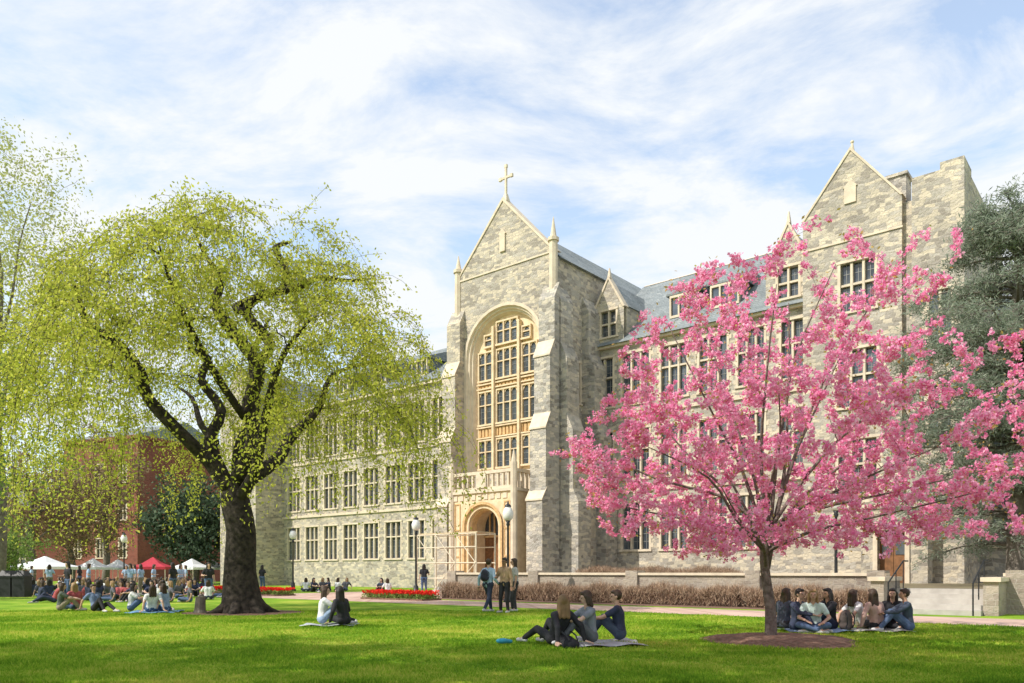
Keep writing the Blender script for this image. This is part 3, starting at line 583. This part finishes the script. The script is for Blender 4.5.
def inpoly(x,y,P):
    c=False; j=len(P)-1
    for i in range(len(P)):
        if (P[i][1]>y)!=(P[j][1]>y) and x<(P[j][0]-P[i][0])*(y-P[i][1])/(P[j][1]-P[i][1])+P[i][0]: c=not c
        j=i
    return c
tg=[]
while len(tg)<720:
    x=rng.uniform(548,1016); y=rng.uniform(250,556)
    if not inpoly(x,y,poly): continue
    if y<390 and rng.random()<.45: continue
    if rng.random()<.2 and abs(x-771)<60 and y>520: continue
    dm=3.7*math.sqrt(max(.04,1-((x-780)/250)**2))*math.sqrt(max(.05,1-((y-440)/215)**2))
    tg.append(q2(x,y,rng.uniform(-dm,dm)))
tg.sort(key=lambda t: t[0]**2+t[1]**2+(t[2]-1.4)**2)
B=T.grow(tg,.03,.014,.003,up=.9,minz=1.9,wob=.10)
cc=[]
for P in B:
    for k in range(2,7):
        for _ in range(1 if k<4 else 2): cc.append(tuple(V(P[k])+V(rng.normal(size=3))*.06))
for i,(p_,r_) in enumerate(zip(T.np,T.nr)):
    if r_<.016 and rng.random()<.4 and p_[2]>2: cc.append(tuple(V(p_)+V(rng.normal(size=3))*.05))
cc=np.array(cc); nc=len(cc); print('PINK CLUSTERS',nc)
pp=np.repeat(cc,15,axis=0); o_=rng.normal(size=pp.shape); o_/=np.linalg.norm(o_,axis=1)[:,None]; pp=pp+o_*(.02+.05*rng.random((len(pp),1)))
T.finish(leaves(pp,.052,.85),leafmat('pink_petals',[(.88,.26,.49),(.94,.42,.63),(.80,.16,.40),(.95,.56,.73),(.90,.32,.55),(.96,.68,.80)],.45),'blossom')
lf=cc[rng.random(nc)<.5]+rng.normal(size=(1,3))*.02
lf=np.repeat(lf,2,axis=0)+rng.normal(size=(2*len(lf),3))*.08
fast('young_leaves',leaves(lf,.06,.5),4,leafmat('bronze_leaf',[(.5,.28,.10),(.55,.40,.12),(.4,.42,.12)],.4),T.e)
c=at(781,14.5)
k=40; rg=[(.6,.11),(1.1,.07),(1.42,.0)]
vs=[];fs=[]
for r_,z in rg:
    for i in range(k): a=2*PI*i/k; rr=r_*(1+.05*math.sin(3*a)+.04*math.sin(7*a+1)); vs.append((rr*math.cos(a),rr*math.sin(a),z+.003+rng.random()*.015 if z>0 else .003))
fs.append(tuple(range(k)))
for j in range(2):
    for i in range(k): fs.append((j*k+i,j*k+(i+1)%k,(j+1)*k+(i+1)%k,(j+1)*k+i))
o=MB().add(vs,fs).build('mulch_ring',SOIL,None,True); o.location=c; tag(o,kind='structure')
o=MB().add([(1.9*math.cos(2*PI*i/30)*(1+.1*math.sin(i*1.3)),1.7*math.sin(2*PI*i/30)*(1+.1*math.sin(i*2.1)),.005) for i in range(30)],[tuple(range(30))]).build('bare_soil',SOIL); o.location=at(243,24.6); tag(o,kind='structure')
# cedar
T=Tree('cedar_tree',at(1018,28.5),'tall grey green cedar with layered branches at the right edge','tree',None,BARKG)
T.limb([(0,0,-.1),(0,0,3),(-.1,0,8),(0,0,12.5),(.1,0,14.6)],[.45,.36,.27,.14,.04],12)
lv=[]
for i in range(240):
    z=rng.uniform(2.2,14.4); a=rng.uniform(0,2*PI); ln=(4.8*(1-(max(z-7,0)/9.2)**1.8)+.5)*rng.uniform(.5,1.05)
    d=V((math.cos(a),math.sin(a),0)); p0=V((0,0,z)); tilt=rng.uniform(-.1,.3); pts=[p0+d*ln*u+V((0,0,ln*((.22+tilt)*u-.30*u*u))) for u in (0,.25,.5,.75,1)]
    T.br.tube(pts,[.07,.05,.035,.02,.01],5)
    dens=1 if z>4 else .8
    for k in range(int(19*dens)):
        u=rng.uniform(.2,1); p=p0+d*ln*u+V((0,0,ln*((.22+tilt)*u-.30*u*u))); sd=V((-d.y,d.x,0))*rng.choice((-1,1)); bl=rng.uniform(.3,1.0)*(1.2-u)+.3
        dd=(sd+d*.6+V((0,0,rng.uniform(-.6,.3)))).normalized()
        tp=p+dd*bl; T.br.tube([p,tp],[.012,.005],3)
        for t in np.linspace(.1,1,7):
            for _ in range(4): lv.append(tuple(p.lerp(tp,t)+V(rng.normal(size=3))*.13))
T.finish(leaves(np.array(lv),.17,.2),leafmat('cedar_needles',[(.24,.29,.22),(.33,.37,.28),(.18,.23,.17),(.40,.42,.33)],.4))
def airy(px,Y,zt,zc,rx,rz,label,mat,nt=220,per=26,ls=.24,tr=.35,group=None,bark=BARKG,name='shade_tree',sp=.35,loc=None):
    T=Tree(name,loc or at(px,Y),label,'tree',group,bark)
    T.limb([(0,0,-.1),(.2,0,zc*.3),(-.2,.2,zc*.6),(.2,0,zc),(-.4,0,zc+rz*.35)],[tr*1.25,tr*.95,tr*.65,tr*.3,.03],10)
    for i in range(11):
        a=i*2.4; s0=V((0,0,zc*rng.uniform(.35,.9))); e1=V((rx*.6*math.cos(a),rx*.6*math.sin(a),zc+rz*rng.uniform(-.3,.5)))
        T.limb([s0,s0.lerp(e1,.35)+V((.3*math.cos(a),.3*math.sin(a),.1)),s0.lerp(e1,.7)+V((-.2,.2,.3)),e1],[tr*.36,tr*.24,tr*.14,.02],6,T.br)
    tg=[]
    while len(tg)<nt:
        v=rng.normal(size=3); v/=np.linalg.norm(v); r=rng.random()**.42*(1+.18*math.sin(v[0]*7+v[2]*5+px))
        tg.append((v[0]*rx*r,v[1]*rx*r,zc+v[2]*rz*r))
    tg=[t for t in tg if t[2]>zc*.25]
    tg.sort(key=lambda t:t[0]**2+t[1]**2+(t[2]-zc*.6)**2); B=T.grow(tg,.05,.05,.01,up=.5,minz=zc*.3)
    lv=[]
    for P in B:
        for _ in range(per): lv.append(tuple(V(P[random.choice((2,3,4,5,6))])+V(rng.normal(size=3))*sp))
    T.finish(leaves(np.array(lv),ls,.6),mat); return T.e
PALE=leafmat('pale_spring_leaf',[(.36,.40,.13),(.45,.47,.18),(.52,.52,.24)],.45)
DARKG=leafmat('dark_evergreen',[(.06,.09,.06),(.09,.13,.08),(.13,.17,.11)],.2)
MIDG=leafmat('mid_green',[(.16,.26,.07),(.24,.34,.09),(.3,.38,.12)],.4)
REDB=leafmat('reddish_bud',[(.26,.16,.11),(.32,.27,.13),(.24,.14,.11)],.3)
airy(-2,44,26,18,6.0,9,'tall pale green budding tree rising behind the weeping tree at the left edge',PALE,520,34,.17,.3,sp=.5)
airy(-70,36,18,10,5.5,7,'broad light green tree cut off by the left edge of the picture',MIDG,160,60,.2)
airy(195,80,12.5,6.5,4.8,5.2,'dark evergreen tree left of the big trunk beyond the lawn',DARKG,160,60,.4,.3,None,BARKG,'evergreen_tree',.6)
airy(262,84,12,6.5,5,5.2,'dark evergreen tree seen just right of the big trunk',DARKG,160,60,.4,.3,None,BARKG,'evergreen_tree',.6)
airy(70,76,12,7,4.5,5,'budding reddish tree in front of the low far building',REDB,180,50,.25)
airy(105,82,17,10,5,7,'bare reddish budding tree left of the brick building',REDB,200,45,.25)
airy(30,70,13,7.5,5,5.5,'reddish budding tree beyond the leftmost tent',REDB,180,50,.25)
airy(2,46,4.4,2.3,2.2,2.2,'bright green bushy small tree behind the dark bins',MIDG,90,60,.16,.12,None,BARKG,'small_tree',.2)
airy(0,0,17,13.5,4.6,3.0,'shade tree standing outside the picture to the left of the viewer',MIDG,150,70,.26,.2,loc=V((-17.5,4.6,0)))
airy(3,0,17,13.5,4.4,3.0,'second shade tree outside the picture, nearer to the viewer',MIDG,150,70,.26,.2,loc=V((-9.6,4.9,0)))
airy(5,0,17,13.5,4.4,3.0,'third shade tree outside the picture, close to the viewer',MIDG,150,70,.26,.2,loc=V((-3.6,4.4,0)))
# ---------------------------------------------------------------- brick building, tents
bb=empty('brick_building',at(142,100),math.radians(-25),'dark red brick building half hidden behind the trees on the left','building')
ops=[(x,x+1.2,z,z+2.2) for x in (-4.6,-.6,3.4) for z in (3,7.5,12)]
mb=MB(); wall(mb,FR(-6),-6.5,6.5,0,17,ops); wall(mb,SD(6.5),-6,8,0,17,[]); wall(mb,SD(-6.5),-6,8,0,17,[]); mb.build('wall',BRICK,bb)
for o in ops: window(FR(-6),*o,2,(.5,),bb)
MB().box(-6.8,6.8,-6.3,8.3,17,17.4).build('cornice',BRICK,bb); MB().prismx([(-6.2,17.4),(1,20),(8.2,17.4)],-6.7,6.7).build('roof',SLATE,bb)
tb=empty('far_building',at(-70,110),0,'low reddish building beyond the tents at the far left','building')
mb=MB(); ops=[(x,x+1.6,z,z+2) for x in range(-20,20,5) for z in (2,6)]; wall(mb,FR(-5),-22,22,0,10,ops); mb.build('wall',BRICK,tb)
for o in ops: window(FR(-5),*o,2,(.5,),tb)
MB().prismx([(-5.4,10),(1,14),(7,10)],-22.4,22.4).build('roof',SLATE,tb)
RED=M('red_canvas',(.45,.03,.05),(.38,.02,.04),.7)
def tent(px,Y,w,mat,label,h=1.7,cat='tent'):
    e=empty('canopy_tent',at(px,Y),rng.uniform(-.5,.5),label,cat,None)
    for sx_ in (-1,1):
        for sy in (-1,1): MB().tube([(sx_*w/2,sy*w/2,0),(sx_*w/2,sy*w/2,h)],[.03,.03],6).build('leg',METALG,e)
    mb=MB(); v=[(sx_*w/2,sy*w/2) for sx_,sy in ((-1,-1),(1,-1),(1,1),(-1,1))]
    mb.prismz([(x*1.03,y*1.03) for x,y in v],h-.22,h); mb.prismz([(x*1.02,y*1.02) for x,y in v],h,h+.3,.5); mb.prismz([(x*.51,y*.51) for x,y in v],h+.3,h+.85,.05); mb.build('canopy',mat,e)
tent(45,64,3.6,WHITE,'white peaked canopy tent, leftmost of the tents'); tent(93,74,2.4,WHITE,'small white canopy tent between the leftmost tent and the red one'); tent(118,80,2.4,WHITE,'white canopy tent directly left of the red tent')
tent(153,68,2.8,RED,'red peaked canopy tent behind the seated crowd'); tent(192,76,2.8,WHITE,'white canopy tent right of the red tent'); tent(212,82,2.6,WHITE,'white canopy tent closest to the big tree trunk')
for i,(px,lab) in enumerate(((8,'black litter bin at the left edge of the lawn'),(22,'black litter bin, right one of the pair by the left edge'))):
    e=empty('litter_bin',at(px,40),0,lab,'bin','pair of black litter bins')
    MB().box(-.32,.32,-.32,.32,0,1.0).build('body',BLACKM,e); mb=MB(); mb.box(-.36,.36,-.36,.36,1.0,1.08); mb.prismz([(-.33,-.33),(.33,-.33),(.33,.33),(-.33,.33)],1.08,1.35,.6); mb.build('lid',BLACKM,e)
e=MB().tube([(0,0,0),(0,0,.1),(.02,0,.5),(0,0,.52)],[.22,.17,.15,.1],12).build('tree_stump',BARKG); e.location=at(200,24.5); tag(e,'short cut tree stump left of the big trunk','stump')
def bed(px,Y,L_,label):
    c=at(px,Y); e=empty('tulip_bed',c,RZ,label,'flower bed')
    MB().box(-L_/2,L_/2,-.6,.6,0,.08).build('soil',SOIL,e)
    k=int(L_*140); p=np.stack([rng.uniform(-L_/2,L_/2,k),rng.uniform(-.55,.55,k),rng.uniform(.28,.42,k)],1)
    o=fast('tulips',leaves(np.repeat(p,3,axis=0)+rng.normal(size=(3*k,3))*.02,.10,.8),4,leafmat('tulip_red',[(.7,.03,.02),(.85,.07,.04),(.6,.02,.03)],.3) if 'tulip_red' not in bpy.data.materials else bpy.data.materials['tulip_red'],e); o['kind']='stuff'
    q_=np.repeat(p,4,axis=0)+rng.normal(size=(4*k,3))*.03; q_[:,2]=rng.uniform(.05,.3,len(q_)); fast('foliage',leaves(q_,.16,.3),4,MIDG,e)
bed(400,36,4.2,'bed of red tulips left of the scaffold beside the path'); bed(245,44,8,'long bed of red tulips behind the big tree trunk')
# ---------------------------------------------------------------- people
def ik(a,t,l1,l2,pole):
    d=t-a; L_=min(max(d.length,abs(l1-l2)+.02),(l1+l2)*.99); dn=d.normalized(); t=a+dn*L_
    x=(l1*l1-l2*l2+L_*L_)/(2*L_); h=math.sqrt(max(l1*l1-x*x,0)); p=pole-dn*pole.dot(dn); p=p.normalized() if p.length>1e-4 else dn.orthogonal().normalized()
    return a+dn*x+p*h,t
POSE={
'stand':dict(pel=(0,0,.93),lean=(0,.03,1),feet=((-.11,0,.08),(.12,.06,.08)),hands=((-.27,.06,.84),(.2,.24,1.12)),kp=((0,1,0),(0,1,0)),ep=((-.3,-1,0),(.5,-.6,-.5))),
'walk':dict(pel=(0,0,.90),lean=(0,.05,1),feet=((-.1,.3,.09),(.1,-.32,.14)),hands=((-.27,-.12,.86),(.26,.2,.92)),kp=((0,1,0),(0,1,0)),ep=((-.2,-1,0),(.2,-1,0))),
'cross':dict(pel=(0,0,.12),lean=(0,.16,1),feet=((.12,.34,.07),(-.12,.40,.07)),hands=((-.2,.36,.24),(.14,.38,.26)),kp=((-1,.25,.25),(1,.25,.25)),ep=((-.7,-.5,-.3),(.7,-.5,-.3))),
'knees':dict(pel=(0,0,.12),lean=(0,.10,1),feet=((-.12,.6,.07),(.12,.56,.07)),hands=((-.1,.5,.4),(.1,.48,.38)),kp=((-.1,0,1),(.1,0,1)),ep=((-.8,-.2,-.3),(.8,-.2,-.3))),
'back':dict(pel=(0,0,.12),lean=(0,-.42,1),feet=((-.12,.78,.07),(.14,.6,.07)),hands=((-.3,-.42,.09),(.3,-.42,.09)),kp=((0,0,1),(0,0,1)),ep=((-.3,-1,.2),(.3,-1,.2))),
'side':dict(pel=(0,0,.12),lean=(-.22,.03,1),feet=((.42,.3,.07),(.5,.1,.07)),hands=((-.42,.05,.09),(.12,.3,.3)),kp=((0,1,.1),(.3,1,.1)),ep=((-.6,-.6,.2),(.6,-.4,-.3))),
}
mc={}
def cm(c,r=.8):
    k=tuple(round(x,3) for x in c)
    if k not in mc: mc[k]=M('cloth_%d'%len(mc),c,tuple(x*.7 for x in c),r,7,.25)
    return mc[k]
SKINS=[(.58,.35,.25),(.66,.42,.31),(.30,.16,.10),(.5,.29,.19)]
def person(loc,rz,pose,top,leg,hair,label,skin=0,hl=.0,sleeve='short',legs='long',yaw=0,pitch=0,vox=.012,group=None,shoe=(.6,.6,.6),name='person',h=1.0):
    P=POSE[pose]; e=empty(name,loc,rz,label,'person',group); e.scale=(h,h,h)
    sk=cm(SKINS[skin],.55); pel=V(P['pel']); ln=V(P['lean']).normalized(); side=V((1,0,0))
    neck=pel+ln*.50; chest=pel+ln*.36; waist=pel+ln*.18
    up2=(ln*.6+V((0,0,.6))).normalized()
    hc=neck+up2*.175+V((0,.025,0)); Rh=Euler((pitch,0,yaw)).to_matrix()
    B=MB(); far=vox>.02; n=8
    def torso(mb,g=0):
        for s_ in (-1,1):
            x=side*s_
            mb.cap(pel+x*.075,waist+x*.055,.098+g,.088+g,n); mb.cap(waist+x*.055,chest+x*.075,.088+g,.098+g,n); mb.cap(chest+x*.075,neck-ln*.05+x*.09,.096+g,.062+g,n)
            mb.cap(neck-ln*.035+x*.04,neck-ln*.055+x*.175,.05+g,.052+g,n)
    torso(B); B.cap(neck-ln*.04,hc-up2*.05,.055,.05,n)
    B.ell(hc+Rh@V((0,-.008,.015)),(.076,.094,.10),Rh,12,9); B.ell(hc+Rh@V((0,.026,-.045)),(.056,.062,.068),Rh,10,8)
    if not far:
        B.cap(hc+Rh@V((0,.088,.015)),hc+Rh@V((0,.112,-.018)),.010,.016,6); B.ell(hc+Rh@V((0,.082,-.052)),(.026,.014,.012),Rh,8,6)
        for s_ in (-1,1): B.ell(hc+Rh@V((s_*.08,-.005,-.005)),(.012,.02,.032),Rh,8,6); B.cap(hc+Rh@V((s_*.015,.084,.024)),hc+Rh@V((s_*.05,.074,.024)),.011,.010,6)
    J=[]
    for i,s_ in enumerate((-1,1)):
        sh=neck-ln*.055+side*s_*.175; el,wr=ik(sh,V(P['hands'][i]),.29,.255,V(P['ep'][i]))
        hip=pel+side*s_*.09; kn,an=ik(hip,V(P['feet'][i]),.43,.42,V(P['kp'][i]))
        td=V((s_*.15,1,0)).normalized()
        if pose=='side': td=V((kn.x-hip.x,kn.y-hip.y,0)).normalized()
        if pose=='cross': td=V((-s_*.9,.3,0)).normalized()
        J.append((sh,el,wr,hip,kn,an,td))
        B.cap(sh,el,.05,.04,n); B.cap(el,wr,.039,.026,n)
        B.cap(hip,kn,.088,.056,n); B.cap(kn,an,.056,.038,n); B.cap(an,an+td*.12-V((0,0,.03)),.036,.032,n)
        d=(wr-el).normalized()
        if wr.z<.2: d=V((d.x,d.y,0)).normalized()*.9+V((0,0,-.25))
        if pose in('knees','cross','bench'): d=(d+V((-s_*.5,.1,-.3))).normalized()
        d.normalize(); sv_=d.cross(V((0,0,1))); sv_=sv_.normalized() if sv_.length>.2 else V((0,1,0)); nv_=sv_.cross(d)*-1
        if not far:
            for k_,off in enumerate((-.03,-.01,.01,.03)):
                a0=wr+d*.02+sv_*off*.7; a1=wr+d*.085+sv_*off; B.cap(a0,a1,.015,.013,6)
                L1=(.038,.046,.043,.034)[k_]; a2=a1+d*L1+nv_*-.004+sv_*off*.12; a3=a2+(d*.75+V((0,0,-.6))).normalized()*L1*.8
                B.cap(a1,a2,.0095,.009,6); B.cap(a2,a3,.009,.0075,6)
            t0=wr+d*.03-sv_*.026; t1=t0+(d*.6-sv_*.8).normalized()*.045; t2=t1+(d*.95-sv_*.2).normalized()*.035; B.cap(t0,t1,.013,.011,6); B.cap(t1,t2,.011,.009,6)
        else: B.cap(wr,wr+d*.12,.03,.025,6)
    for i_ in range(len(B.v)):
        v=B.v[i_]
        if v[2]<.005: B.v[i_]=(v[0],v[1],.005)
    B.remesh('body',sk,e,vox)
    cv=max(.018,vox)
    S=MB(); torso(S,.016)
    S.cap(pel+V((0,0,0)),waist,.11,.1,n)
    for (sh,el,wr,hip,kn,an,td) in J:
        if sleeve=='short': S.cap(sh,sh.lerp(el,.62),.066,.062,n)
        elif sleeve=='long': S.cap(sh,el,.066,.054,n); S.cap(el,el.lerp(wr,.93),.053,.040,n)
    S.remesh('shirt',cm(top),e,cv)
    S=MB()
    for s_,(sh,el,wr,hip,kn,an,td) in zip((-1,1),J):
        S.cap(pel+ln*.04,hip,.115,.118,n); 
        if legs=='long': S.cap(hip,kn,.105,.07,n); S.cap(kn,kn.lerp(an,.95),.07,.052,n)
        else: S.cap(hip,hip.lerp(kn,.8),.108,.088,n)
    for i_ in range(len(S.v)):
        v=S.v[i_]
        if v[2]<.003: S.v[i_]=(v[0],v[1],.003)
    S.remesh('trousers' if legs=='long' else 'shorts',cm(leg),e,cv)
    S=MB()
    for (sh,el,wr,hip,kn,an,td) in J:
        S.cap(an-td*.045-V((0,0,.028)),an+td*.16-V((0,0,.036)),.045,.038,n); S.cap(an,an-V((0,0,.02)),.045,.045,n)
    for i_ in range(len(S.v)):
        v=S.v[i_]
        if v[2]<.002: S.v[i_]=(v[0],v[1],.002)
    S.remesh('shoes',cm(shoe),e,cv)
    S=MB(); S.ell(hc+Rh@V((0,-.028,.03)),(.092,.098,.104),Rh,12,9); S.ell(hc+Rh@V((0,.035,.085)),(.07,.055,.034),Rh,10,7)
    if hl>0:
        for x in (-.055,0,.055): S.cap(hc+Rh@V((x,-.05,.0)),hc+Rh@V((x*1.4,-.075,-.1-hl*.9)),.055,.035,n)
        for s_ in (-1,1): S.cap(hc+Rh@V((s_*.08,-.01,.02)),hc+Rh@V((s_*.095,-.01,-.08-hl*.6)),.03,.024,n)
    S.remesh('hair',cm(hair,.6),e,max(.014,vox))
    if not far:
        S=MB()
        for s_ in (-1,1): S.ell(hc+Rh@V((s_*.033,.083,.004)),(.013,.008,.008),Rh,8,6)
        S.build('eyes',cm((.03,.02,.02),.3),e,True); MB().ell(hc+Rh@V((0,.094,-.053)),(.022,.006,.006),Rh,8,6).build('lips',cm((.42,.14,.12),.5),e,True)
    return e
def blanket(px,Y,w,d,col,rz,label):
    k=14; vs=[];fs=[]
    for i in range(k+1):
        for j in range(k+1): 
            x=(i/k-.5)*w; y=(j/k-.5)*d; vs.append((x+.03*math.sin(y*6),y+.04*math.sin(x*5),.04+.018*math.sin(x*9+y*4)+.012*math.sin(y*13)))
    for i in range(k):
        for j in range(k): a=i*(k+1)+j; fs.append((a,a+1,a+k+2,a+k+1))
    o=MB().add(vs,fs).build('picnic_blanket',cm(col,.9),None,True); o.location=at(px,Y); o.rotation_euler=(0,0,rz); return tag(o,label,'blanket')
def bag(px,Y,col,label,rz=0,tilt=0,sc_=1,z=.03):
    e=empty('backpack',at(px,Y,z),rz,label,'bag'); e.scale=(sc_,)*3; e.rotation_euler=(tilt,0,rz)
    mb=MB(); mb.ell((0,0,.22),(.16,.1,.23)); mb.ell((0,0,.1),(.165,.11,.12)); mb.remesh('body',cm(col),e,.02); mb=MB(); mb.ell((0,.1,.13),(.11,.05,.1)); mb.build('pocket',cm(tuple(x*.8 for x in col)),e,True)
    for s_ in (-1,1): MB().tube([(s_*.08,-.08,.38),(s_*.09,-.15,.3),(s_*.09,-.15,.15),(s_*.08,-.1,.05)],[.014]*4,6).build('strap',BLACKM,e)
BK=(.02,.02,.025); NAVY=(.03,.04,.08); DEN=(.09,.14,.25); WH=(.75,.75,.75); BR=(.06,.035,.02); BL=(.35,.22,.1); DKH=(.025,.018,.015); LB=(.38,.52,.7)
D=math.radians
blanket(600,13.9,1.4,1.1,(.5,.5,.52),.2,'pale picnic blanket under the centre group of three')
person(at(556,13.5,.03),D(35),'back',BK,BK,(.22,.13,.06),'person in black with light brown hair leaning back in the centre group',1,.18,'long','long',D(-30))
person(at(590,13.7,.05),D(110),'knees',(.22,.24,.28),(.12,.13,.14),BR,'person in grey t-shirt sitting between two others in the centre group',1,.06,'short','long',D(-20),D(-10))
person(at(620,14.2,.05),D(75),'knees',NAVY,(.05,.07,.11),BR,'person in navy shirt seated at the right of the centre group',0,0,'short','long',D(20))
bag(574,13.1,BK,'black bag lying on the grass before the centre group',.5,D(-70)); 
o=MB(); o.ell((0,0,.05),(.13,.09,.05)); o.ell((.1,.03,.04),(.08,.07,.04)); o=o.remesh('folded_jacket',cm((.05,.35,.5)),None,.02); o.location=at(503,13.7,.03); tag(o,'bright blue jacket dropped on the grass left of the centre group','jacket')
person(at(488,24.3),D(-35),'walk',LB,NAVY,BR,'person in light blue shirt walking on the lawn, left of the standing pair',1,0,'long','long',vox=.014)
bag(484.5,24.12,(.03,.03,.05),'dark backpack worn by the person in light blue',D(145),0,.85,1.0)
person(at(505,24.2),D(150),'stand',(.42,.28,.18),BK,DKH,'person in tan jacket standing with back turned, middle of the standing trio',2,0,'long','long',vox=.014)
person(at(515,25.2),D(100),'stand',(.5,.5,.48),(.05,.05,.06),BR,'person in pale top partly hidden behind the one in tan jacket',0,.1,'short','long',vox=.014)
blanket(330,18.6,1.2,.9,(.45,.48,.52),0,'pale blanket under the couple right of the big trunk')
person(at(322,18.6,.05),D(-70),'knees',WH,(.3,.4,.55),BR,'person in white top sitting on the blanket right of the big trunk',1,.12,'short','long',vox=.014)
person(at(344,18.3,.05),D(60),'side',BK,BK,DKH,'person in black facing the one in white right of the big trunk',1,.15,'long','long',vox=.014)
RG=[(783,17.4,-60,'cross',(.06,.07,.1),BK,BR,'person in dark top at the left of the circle under the cherry tree',.15),
(797,16.8,-150,'knees',(.04,.05,.09),NAVY,DKH,'person in navy seated second from left under the cherry tree',0),
(813,16.5,160,'cross',(.60,.74,.68),DEN,BL,'person in pale green top seated with back to the camera under the cherry tree',.2),
(830,17.2,110,'knees',BK,NAVY,DKH,'person in black seated at the right of the circle under the cherry tree',.1),
(862,17.6,-80,'back',WH,(.5,.4,.3),BR,'person in white top leaning back left in the group before the steps',.15),
(878,17.0,20,'side',(.55,.36,.3),BK,BR,'person in dusty pink top in the group before the steps',.18),
(893,17.4,150,'cross',BK,BK,DKH,'person in black seated cross legged in the group before the steps',.2),
(908,16.8,80,'knees',(.06,.08,.12),DEN,BR,'person in dark blue shirt with knees up, rightmost on the lawn',.0)]
for i,(px,Y,rz,po,t_,l_,h_,lab,hl) in enumerate(RG): person(at(px,Y,.02),D(rz),po,t_,l_,h_,lab,i%4 if i%4!=2 else 0,hl,'long' if i%2 else 'short','long',vox=.014)
blanket(815,16.9,1.4,1.1,(.25,.36,.5),.3,'blue blanket under the circle of people beneath the cherry tree')
blanket(880,17.0,1.2,1.0,(.45,.45,.4),-.2,'pale blanket under the group before the steps')
bag(846,16.9,(.10,.08,.07),'brown bag between the two seated groups on the right',.3)
LG=[(40,33,-40,'cross',NAVY,BK,BR,'person in navy sitting alone near the dark bins',.1),(60,25.4,-60,'knees',(.10,.12,.1),(.3,.25,.18),BR,'person in olive top sitting leftmost of the near left group',.1),
(76,26,60,'cross',(.45,.10,.12),DEN,BL,'person in red top sitting second from left in the near left group',.15),
(97,25,-120,'back',(.16,.22,.36),BK,BR,'person in blue top leaning back in the near left group',.0),
(131,25.2,-70,'knees',WH,DEN,DKH,'person in white t-shirt sitting left of the pair near the stump',.12),
(152,24.4,30,'back',WH,(.05,.1,.2),BR,'person in white top leaning back nearest the stump',.15),
(166,24.8,80,'side',LB,DEN,BR,'person in pale blue top sitting beside the stump',.1)]
for i,(px,Y,rz,po,t_,l_,h_,lab,hl) in enumerate(LG): person(at(px,Y,.02),D(rz),po,t_,l_,h_,lab,(0,1,1,0)[i%4],hl,'short','long' if i%2 else 'short',vox=.016)
blanket(155,24.6,1.5,1.1,(.15,.3,.5),.1,'blue blanket under the people left of the tree stump')
GR='far crowd gathered near the tents'
prot=[]
for i,(po,t_,l_,h_,lab) in enumerate((('cross',WH,NAVY,BR,'distant person in white top sitting in the crowd near the tents'),('knees',NAVY,BK,DKH,'distant person in navy top sitting in the crowd near the tents'),
  ('back',(.4,.08,.08),NAVY,BR,'distant person in red top sitting in the crowd near the tents'),('stand',LB,(.3,.25,.2),BR,'distant person in light blue top standing in the crowd near the tents'),('side',(.12,.12,.14),DEN,BL,'distant person in charcoal top sitting in the crowd near the tents'),('stand',BK,DEN,DKH,'distant person in black top standing in the crowd near the tents'))):
    prot.append(person((0,0,0),0,po,t_,l_,h_,lab,i%2,.1,'short','long',vox=.028,group=GR))
for i in range(96):
    p_=i if i<6 else random.choice((0,0,1,1,2,4,4,1,0,3,4,5)); o=prot[i] if i<6 else dup(prot[p_]); Y=rng.uniform(32,58); o.location=at(rng.uniform(28,212),Y); o.rotation_euler=(0,0,rng.uniform(0,6.3))
G2='people resting by the wall of the far wing'
for i,(px,Y,p_) in enumerate(((306,50,0),(313,49,1),(321,51,4),(329,50,1),(337,50,0),(345,52,4),(382,47,1),(388,46,0),(424,44,5),(186,52,3),(262,50,5))):
    o=dup(prot[p_]); o.location=at(px,Y); o.rotation_euler=(0,0,rng.uniform(0,6.3)); o['group']=G2; o['label']={0:'small distant person in white sitting by the far wing',1:'small distant person in navy sitting by the far wing',4:'small distant person in charcoal sitting by the far wing',5:'small distant person in black standing past the big tree',3:'small distant person in light blue standing left of the big trunk'}[p_]
print('DONE')
